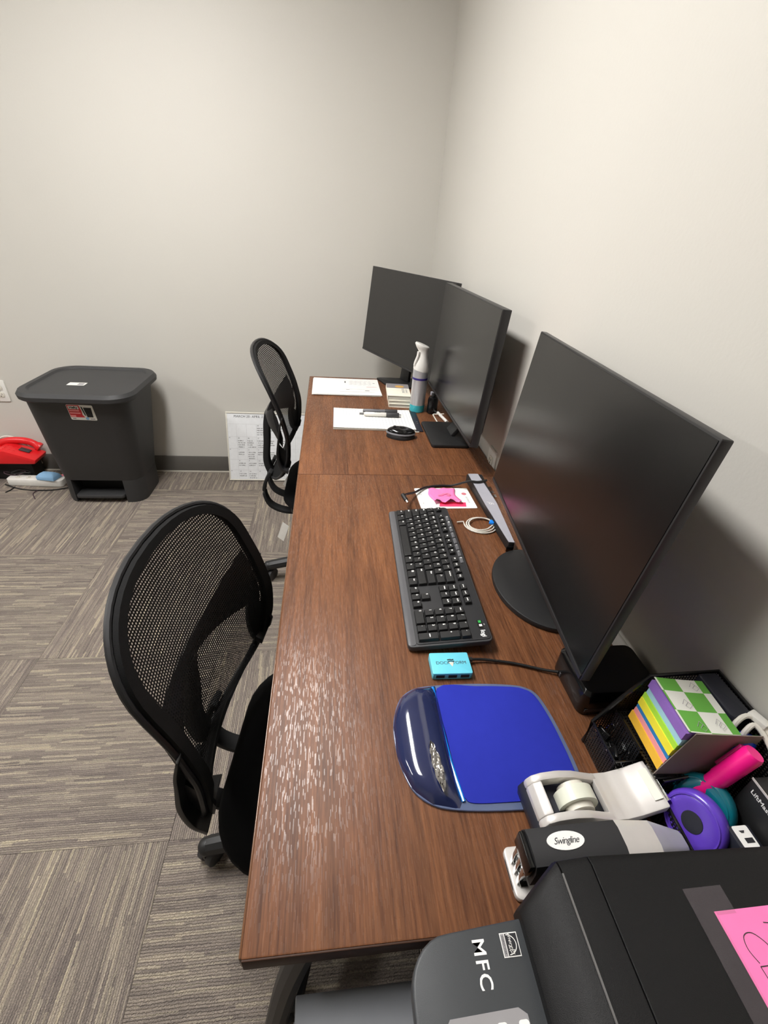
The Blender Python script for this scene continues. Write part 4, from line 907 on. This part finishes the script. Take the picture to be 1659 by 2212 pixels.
# ================================================================== DESK ORGANIZER AND WHAT IS IN IT
def grid_panel(poly, mw, pitch=.0042):
    """thin sheet from a polygon with UVs in hole pitches"""
    m = NB(); m.faces.new([m.verts.new((x, y, 0)) for x, y in poly]); me = mesh_of(m, 'panel', M['wire'], smooth=False); uvmap(me, lambda c: (c.x / pitch, c.y / pitch)); return me
og = thing('desk_organizer', 'black punched-steel desk organizer full of stationery against the wall', 'organizer', (.468, .022, D))
OW, OL = .150, .178
def opanel(name, poly, mw): return obj(name, grid_panel(poly, mw), None, og, mw=mw)
side = [(0, 0), (0, .050), (.022, .096), (.050, .146), (OW, .150), (OW, 0)]; FX = .040; FY = .119
opanel('side_panel', side, T(0, OL, 0) @ RX(PI / 2))
opanel('side_panel', [(FX, 0), (FX, .044), (OW, .052), (OW, 0)], RX(PI / 2))
opanel('front_panel', [(0, 0), (OL - FY, 0), (OL - FY, .050), (0, .050)], T(0, FY, 0) @ RZ(PI / 2) @ RX(PI / 2))
opanel('front_panel', [(0, 0), (FY, 0), (FY, .050), (0, .044)], T(FX, 0, 0) @ RZ(PI / 2) @ RX(PI / 2))
opanel('side_panel', [(0, 0), (FX, 0), (FX, .050), (0, .050)], T(0, FY, 0) @ RX(PI / 2))
opanel('back_panel', [(0, 0), (OL, 0), (OL, .150), (.06, .150), (0, .052)], T(OW, 0, 0) @ RZ(PI / 2) @ RX(PI / 2))
opanel('divider', [(0, 0), (OL - FY, 0), (OL - FY, .074), (0, .074)], T(.028, FY, 0) @ RZ(PI / 2) @ RX(PI / 2))
opanel('divider', [(.09, 0), (OL, 0), (OL, .120), (.09, .120)], T(.1085, 0, 0) @ RZ(PI / 2) @ RX(PI / 2))
opanel('divider', [(FX, 0), (.1085, 0), (.1085, .080), (FX, .066)], T(0, .083, 0) @ RX(PI / 2))
opanel('tray_floor', [(0, FY), (FX, FY), (FX, 0), (OW, 0), (OW, OL), (0, OL)], T(0, 0, .0035))
opanel('raised_floor', [(0, FY), (.028, FY), (.028, OL), (0, OL)], T(0, 0, .026))
opanel('raised_floor', [(.028, .084), (.108, .084), (.108, OL), (.028, OL)], T(0, 0, .070))
def rim(pts, r=.0018):
    m = NB(); tube(m, pts, r, 8); obj('rim_wire', m, M['blackg'], og)
rim([(0, FY, .050), (0, OL, .050)]); rim([(.028, FY, .074), (.028, OL, .074)]); rim([(.1085, .09, .120), (.1085, OL, .120)]); rim([(FX, 0, .044), (FX, FY, .050), (0, FY, .050)])
rim([(0, OL, .002), (0, OL, .050), (.022, OL, .096), (.050, OL, .146), (OW, OL, .150), (OW, .06, .150), (OW, 0, .052)], .0030)
rim([(FX, .083, .066), (.1085, .083, .080)])
# colour note cube: every pad a part of the wrapped block
t = thing('note_cube', 'cube of colourful sticky note pads with a green and white checked cover', 'sticky notes', mw=T(.5405, .150, D + .0725) @ RZ(-.07) @ RY(.05))
z = 0
for k, (c, h) in enumerate((('orange', .015), ('pinkn', .008), ('bluen', .009), ('yellown', .013), ('limen', .009), ('skyn', .012), ('purplen', .013))):
    m = NB(); bx(m, (-.036 + .0012 * (k % 3), -.0375, z), (.034, .0375 - .0008 * (k % 2), z + h - .0002)); obj('note_pad', m, M[c], t, smooth=False); z += h
m = NB(); n = 8; gr = []
for i in range(n + 1):
    gr.append([m.verts.new((-.035 + .070 * i / n, -.0385 + .077 * j / n, z + .0004 + .004 * (1 - i / n) ** 2)) for j in range(n + 1)])
for i in range(n):
    for j in range(n): m.faces.new((gr[i][j], gr[i + 1][j], gr[i + 1][j + 1], gr[i][j + 1]))
cv = obj('checked_cover', m, M['notegreen'], t)
for (px_, py_) in ((.014, .026), (.014, -.026), (-.012, 0.0), (-.012, -.03)):
    m = NB(); ribbon(m, [(px_ - .006, py_), (px_, py_ + .007), (px_ + .006, py_ - .002), (px_, py_ - .006), (px_ - .003, py_ - .002), (px_ + .003, py_ + .003)], .0007, T(0, 0, z + .0032)); obj('leaf_print', m, M['inkgrey'], cv, smooth=False)
m = NB(); prism(m, [(-.040, -.006), (.060, .004), (.060, .082), (-.026, .082)], 0, .0012, T(0, -.0390, 0) @ RX(PI / 2)); obj('backing_card', m, M['card_shaded'], t, smooth=False)
# purple and teal round dispensers
def disc(c, nrm, r, mat, label):
    n_ = Vector(nrm).normalized(); q = n_.to_track_quat('Z', 'Y').to_matrix().to_4x4()
    t = thing('tape_disc', label, 'tape dispenser', mw=T(*c) @ q)
    m = NB(); lathe(m, [(r * .55, -.010), (r * .93, -.009), (r, -.004), (r, .004), (r * .93, .009), (r * .66, .0105), (r * .40, .0085)], 36); obj('shell', m, M[mat], t, ang=60)
    m = NB(); lathe(m, [(r * .36, .0080), (r * .34, .0092), (r * .18, .0090)], 24); obj('hub', m, M['navy'] if mat == 'purple' else M[mat], t)
    m = NB(); tube(m, [(r * .86 * math.cos(a), r * .86 * math.sin(a), .0098) for a in [2 * PI * k / 36 for k in range(36)]], .0012, 6, closed=True); obj('bead', m, M[mat], t)
disc((.528, .064, D + .052), (-.90, -.22, .36), .035, 'purple', 'round purple correction tape disc in the near compartment of the organizer')
disc((.549, .080, D + .056), (-.90, -.22, .36), .035, 'teal', 'round teal correction tape disc behind the purple one')
# black carton with white lettering
t = thing('carton', 'black carton with white lettering standing in the organizer', 'carton', (.590, .046, D + .004))
m = NB(); bx(m, (-.0135, -.0225, 0), (.0205, .0295, .118)); obj('box', m, M['blackp'], t, bevel=.001)
m = NB(); bx(m, (-.0138, -.0227, .116), (-.0128, .0297, .1186)); obj('edge_highlight', m, M['silverp'], t, smooth=False)  # silver strip painted in as the highlight along the carton's top edge
LF = T(-.0138, .0, 0) @ RZ(-PI / 2) @ RX(PI / 2)
text('lettering', 'LiftMaster', .0082, M['legend'], t, T(-.0138, .0055, .104) @ RZ(-PI / 2) @ RX(PI / 2), bold=.00015)
for dy in (-.0165, -.0205):
    m = NB(); cyl(m, (-.0139, dy, .097), .0018, .0004, 'X', 14); obj('round_mark', m, M['silverp'], t, smooth=False)
# adapter with white label, navy case, white cable, pens
t = thing('power_adapter', 'dark adapter with a white rating label in the near corner of the organizer', 'adapter', (.5575, .0355, D + .004))
m = NB(); bx(m, (-.014, -.012, 0), (.014, .012, .072)); obj('case', m, M['navy'], t, bevel=.002)
m = NB(); prism(m, rrect(.019, .022, .002, 3), .0721, .0725); lb = obj('rating_label', m, M['paper'], t, smooth=False)
m = NB(); bx(m, (-.003, -.0065, .0726), (.007, -.0015, .0728)); obj('dark_panel', m, M['ink'], lb, smooth=False)
m = NB(); prism(m, [(-.004, .006), (.003, .006), (.001, .0035), (-.002, .0035)], .0726, .0728); obj('small_symbol', m, M['darkgrey'], lb, smooth=False)
t = thing('glasses_case', 'long dark navy case standing at the wall side of the organizer', 'case', (.5975, .164, D + .004))
m = NB(); prism(m, rrect(.030, .066, .006, 4), 0, .148); obj('case_body', m, M['navy'], t, bevel=.003)
m = NB(); bx(m, (-.0154, -.026, .02), (-.0150, .026, .135)); obj('case_seam', m, M['blackm'], t, smooth=False)
t = thing('charger_cable', 'looped white charging cable hanging out of the organizer at the wall', 'cable', (.600, .110, D + .004))
m = NB(); tube(m, spline([(-.018, .012, .118), (-.014, .018, .142), (.000, .020, .152), (.010, .006, .150), (.012, -.020, .140), (.012, -.045, .110)], 6), .0032, 8); tube(m, spline([(-.012, .004, .118), (-.008, .008, .140), (.002, .010, .148), (.006, -.004, .144), (.006, -.024, .132), (.006, -.045, .100)], 6), .0032, 8); obj('cord', m, M['cordw'], t)
m = NB(); box(m, (.008, .014, .153), (.012, .022, .007), RZ(.3)); obj('plug', m, M['white'], t, bevel=.0015)
def pen(c0, c1, r, mat, capmat, tipmat, label, name='highlighter', cat='highlighter'):
    a, b = Vector(c0), Vector(c1); d = b - a; L_ = d.length; q = d.to_track_quat('Z', 'Y').to_matrix().to_4x4()
    t = thing(name, label, cat, mw=T(*c0) @ q)
    m = NB(); lathe(m, [(r * .9, 0), (r, .002), (r, L_ * .55)], 18); obj('barrel', m, M[mat], t)
    m = NB(); lathe(m, [(r * 1.08, L_ * .55), (r * 1.08, L_ * .97), (r * .95, L_)], 18); obj('cap', m, M[capmat], t)
    m = NB(); bx(m, (r * 1.05, -r * .35, L_ * .62), (r * 1.4, r * .35, L_ * .95)); obj('clip', m, M[tipmat], t, bevel=.0006)
pen((.537, .092, D + .030), (.579, .090, D + .146), .0105, 'hotpink', 'hotpink', 'pinkclear', 'hot pink highlighter leaning in the organizer beside the carton')
pen((.592, .060, D + .124), (.5885, .030, D + .128), .0045, 'yellow', 'yellow', 'yellow', 'thin yellow marker lying on top of the black carton', 'marker_pen', 'marker')
t = thing('glue_pen', 'round blue glue pen with green nozzle beside the pink highlighter', 'glue pen', (.587, .1175, D + .0042))
m = NB(); lathe(m, [(.0046, 0), (.0050, .004), (.0050, .108), (.006, .116)], 16); obj('barrel', m, M['blue'], t)
HM = T(-.002, -.004, .122) @ RY(1.25)
m = NB(); lathe(m, [(.003, -.013), (.0095, -.010), (.0125, .000), (.0122, .012), (.0070, .020)], 20, HM); obj('bulb', m, M['blue'], t)
m = NB(); lathe(m, [(.0056, .019), (.0038, .027), (.001, .031)], 14, HM); obj('nozzle', m, M['green'], t)
# clips in the front compartment
for k in range(6):
    x, y, a = .4815 + .004 * math.sin(k * 2.2), .147 + .0085 * k, .7 * math.sin(k * 3.1) + PI / 2
    m = NB(); P = []
    for (w_, l_, s_) in ((.0042, .014, 1), (.0032, .011, -1)):
        P += [(-l_ * s_, -w_, 0), (l_ * .6 * s_, -w_, 0), (l_ * s_, 0, 0), (l_ * .6 * s_, w_, 0), (-l_ * .4 * s_, w_, 0)]
    tube(m, spline([(p[0], p[1], .0003 * i) for i, p in enumerate(P)], 3), .0006, 6)
    tag(obj('paper_clip', m, M['chrome'], None, mw=T(x, y, D + .0275 + .0014 * (k % 3)) @ RZ(a)), 'silver wire paper clip lying in the front tray of the organizer', 'paper clip', 'paper clips in the organizer')
for k, (x, y, a) in enumerate(((.482, .188, .3), (.482, .158, -.4))):
    t = thing('binder_clip', ['black binder clip beside the squat black box in the organizer front tray', 'black binder clip beside the tape dispenser nose in the organizer front tray'][k], 'binder clip', (x, y, D + .0265), a)
    m = NB(); prism(m, [(-.008, 0), (.008, 0), (.0015, .014), (-.0015, .014)], -.009, .009, T(0, 0, .004) @ RX(PI / 2)); obj('spring_body', m, M['blackg'], t, bevel=.0008)
    for s_ in (-1, 1):
        m = NB(); tube(m, spline([(s_ * .008, -.005, .004), (s_ * .013, -.004, .018), (s_ * .014, .0, .024), (s_ * .013, .004, .018), (s_ * .008, .005, .004)], 4), .0007, 6); obj('wire_handle', m, M['chrome'], t)

# ================================================================== CABINET AND PRINTER
t = thing('filing_cabinet', 'grey metal filing cabinet under the printer beside the desk', 'cabinet', (.33, -.265, 0))
m = NB(); bx(m, (-.270, -.245, .02), (.285, .2475, .645)); obj('carcass', m, M['cabinet'], t, bevel=.002)
m = NB(); bx(m, (-.277, -.250, .645), (.290, .2505, .660)); obj('top_panel', m, M['cabinet'], t, bevel=.002)
for k in range(2):
    m = NB(); bx(m, (-.280, -.235, .04 + .30 * k), (-.270, .2375, .325 + .30 * k)); dr = obj('drawer_front', m, M['cabinet'], t, bevel=.002)
    m = NB(); tube(m, [(-.280, -.06, .26 + .30 * k), (-.300, -.055, .26 + .30 * k), (-.300, .055, .26 + .30 * k), (-.280, .06, .26 + .30 * k)], .005, 8); obj('handle', m, M['steel'], dr)
m = NB(); bx(m, (-.25, -.23, 0), (.27, .23, .02)); obj('plinth', m, M['blackm'], t)

def printer():
    ox, oy, oz = .36, -.21, .660
    t = thing('printer', 'black multifunction printer with control panel and pink note on its lid', 'printer', (ox, oy, oz))
    def P_(pts): return [(x - ox, y - oy) for x, y in pts]
    yF, yN = -.016, -.42
    # lower body
    m = NB(); prism(m, P_([(.185, -.05), (.200, -.034), (.235, -.028), (.600, -.028), (.600, yN), (.185, yN)]), .002, .205); obj('body', m, M['printer'], t, bevel=.006)
    # control panel with rounded far corner, in two tones
    arc = [(.152 + .034 * (1 - math.cos(a)), -.066 + .034 * math.sin(a)) for a in [PI / 2 * k / 7 for k in range(8)]]
    PAN = [(.152, yN)] + arc + [(.254, -.0275), (.254, yN)]
    m = NB(); prism(m, P_(PAN), .198, .213); cp = obj('control_panel', m, M['printerp'], t, bevel=.0025, segs=3)
    m = NB(); loft(m, [[Vector((x - ox, y - oy, zz)) for x, y in [(xx + dx, yy - dx * .5) for xx, yy in PAN[:-2]] + [(.254, -.029 - dx * .4), (.254, yN)]] for dx, zz in ((.020, .02), (.012, .12), (.003, .1975))]); obj('panel_skirt', m, M['printerp'], t)
    ZP = .2132
    R90 = RZ(-PI / 2)
    text('lettering', 'MFC', .0145, M['legend'], cp, T(.2102 - ox, -.0530 - oy, ZP) @ R90, space=1.18, bold=.0002)
    e0 = (.2372 - ox, -.0438 - oy)
    m = NB(); bx(m, (e0[0] - .0074, e0[1] - .0076, ZP), (e0[0] + .0074, e0[1] + .0076, ZP + .0002)); es = obj('rating_sticker', m, M['paper'], cp, smooth=False)
    m = NB(); bx(m, (e0[0] - .0032, e0[1] - .0069, ZP + .0002), (e0[0] + .0067, e0[1] + .0069, ZP + .0004)); obj('sticker_field', m, M['ink'], es, smooth=False)
    m = NB(); bx(m, (e0[0] - .0068, e0[1] - .0069, ZP + .0002), (e0[0] - .0038, e0[1] + .0069, ZP + .0004)); obj('sticker_band', m, M['inkgrey'], es, smooth=False)
    m = NB(); ribbon(m, [(e0[0] - .0022 + .0072 * math.sin(a), e0[1] + .0062 * math.cos(a)) for a in [PI * k / 14 for k in range(15)]], .0006, T(0, 0, ZP + .0005)); obj('sticker_arc', m, M['paper'], es, smooth=False)
    star = [(e0[0] + .0006 + (.0024 if k % 2 == 0 else .0010) * math.cos(PI / 2 + PI * k / 5), e0[1] - .0042 + (.0024 if k % 2 == 0 else .0010) * math.sin(PI / 2 + PI * k / 5)) for k in range(10)]
    m = NB(); ribbon(m, star + star[:2], .0005, T(0, 0, ZP + .0005)); obj('sticker_star', m, M['paper'], es, smooth=False)
    text('lettering', 'energy', .0042, M['paper'], es, T(e0[0] + .0006, e0[1] + .0018, ZP + .0005) @ R90, shear=.4); text('lettering', 'ENERGY STAR', .0018, M['ink'], es, T(e0[0] - .0053, e0[1], ZP + .0005) @ R90)
    # key field
    m = NB(); prism(m, P_([(.1745, -.084), (.1775, -.0805), (.2310, -.0790), (.2370, -.083), (.2400, -.20), (.1725, -.20)]), ZP, ZP + .0008); kf = obj('key_field', m, M['inkgrey'], cp, smooth=False)
    for i in range(4):
        m = NB(); prism(m, rrect(.0080, .105, .002, 3, .1822 - ox + .0168 * i, -.138 - oy), ZP + .0008, ZP + .0012); obj('key_strip', m, M['paper'], kf, smooth=False)
        for j in range(5):
            m = NB(); prism(m, rrect(.0058, .013, .0028, 3, .1740 - ox + .0168 * i + .0002, -.0955 - oy - .020 * j), ZP + .0008, ZP + .0024); ky = obj('key', m, M['offwhite'], kf)
            text('lettering', str(j * 3 + 1 + i % 3), .004, M['inkgrey'], ky, T(.1742 - ox + .0168 * i, -.0955 - oy - .020 * j, ZP + .0026) @ R90)
    # lid: three strips with seams, rounded shoulder towards the panel
    def strip(x0, x1, z0, z1, yf0, yf1, name):
        m = NB(); rg = []
        for k in range(7):
            f = k / 6; x = x0 + (x1 - x0) * f; zt_ = z0 + (z1 - z0) * math.sin(f * PI / 2); yf = yf0 + (yf1 - yf0) * f
            rg.append([Vector((x - ox, y - oy, zz)) for y, zz in ((yN, .200), (yN, zt_ - .004), (yN + .005, zt_), (yf - .010, zt_), (yf - .003, zt_ - .003), (yf, zt_ - .012), (yf, .200))])
        loft(m, rg); return obj(name, m, M['printer'], t, bevel=.0006, segs=1, ang=30)
    strip(.2505, .2895, .222, .2430, -.022, .0030, 'lid_shoulder'); strip(.2903, .3180, .2440, .2450, .0030, .0040, 'feeder_strip'); lid = strip(.3187, .6020, .2455, .2462, .0040, -.0060, 'lid')
    m = NB(); tube(m, [(.2899 - ox, y - oy, .2438) for y in (-.40, -.2, -.10, -.010)], .0010, 6); obj('seam_trim', m, M['steel'], t)
    ZL = .2464
    m = NB(); bx(m, (.405 - ox, -.245 - oy, ZL), (.555 - ox, -.0465 - oy, ZL + .0003)); pn = obj('pink_note', m, M['pink'], lid, smooth=False)
    def stroke(pts, x, y, s):
        q = NB(); ribbon(q, [(p.x, p.y) for p in spline([(a * s, b * s, 0) for a, b in pts], 5)], .0007, T(x - ox, y - oy, ZL + .0005) @ R90); obj('handwriting', q, M['cordp'], pn, smooth=False)
    stroke([(0, 0), (.15, 1), (.2, .95), (.75, 0), (.8, .05), (.95, 1)], .4415, -.0565, .013)
    stroke([(0, .25), (.5, .4), (.45, .7), (.1, .6), (.05, .2), (.35, 0), (.6, .1)], .4415, -.0710, .011)
    stroke([(.9, .85), (.5, 1), (.05, .6), (.1, .15), (.5, 0), (.95, .15)], .4155, -.0610, .019)
    stroke([(.1, 0), (.15, 1), (.6, .95), (.62, .6), (.18, .5), (.7, .42), (.72, .08), (.1, 0)], .4175, -.0790, .018)
    stroke([(.9, .85), (.5, 1), (.05, .6), (.1, .15), (.5, 0), (.95, .15)], .4195, -.0930, .018)
    m = NB(); bx(m, (.388 - ox, -.245 - oy, ZL + .0002), (.4065 - ox, -.030 - oy, ZL + .0006)); obj('clear_tape', m, M['cleartape'], lid, smooth=False)
    m = NB(); bx(m, (.4065 - ox, -.049 - oy, ZL + .0004), (.4235 - ox, -.030 - oy, ZL + .0007)); obj('clear_tape', m, M['cleartape'], lid, smooth=False)
    # output tray slot at the front
    m = NB(); bx(m, (.176 - ox, -.36 - oy, .05), (.186 - ox, -.10 - oy, .10)); obj('tray_slot', m, M['blackm'], t)
printer()
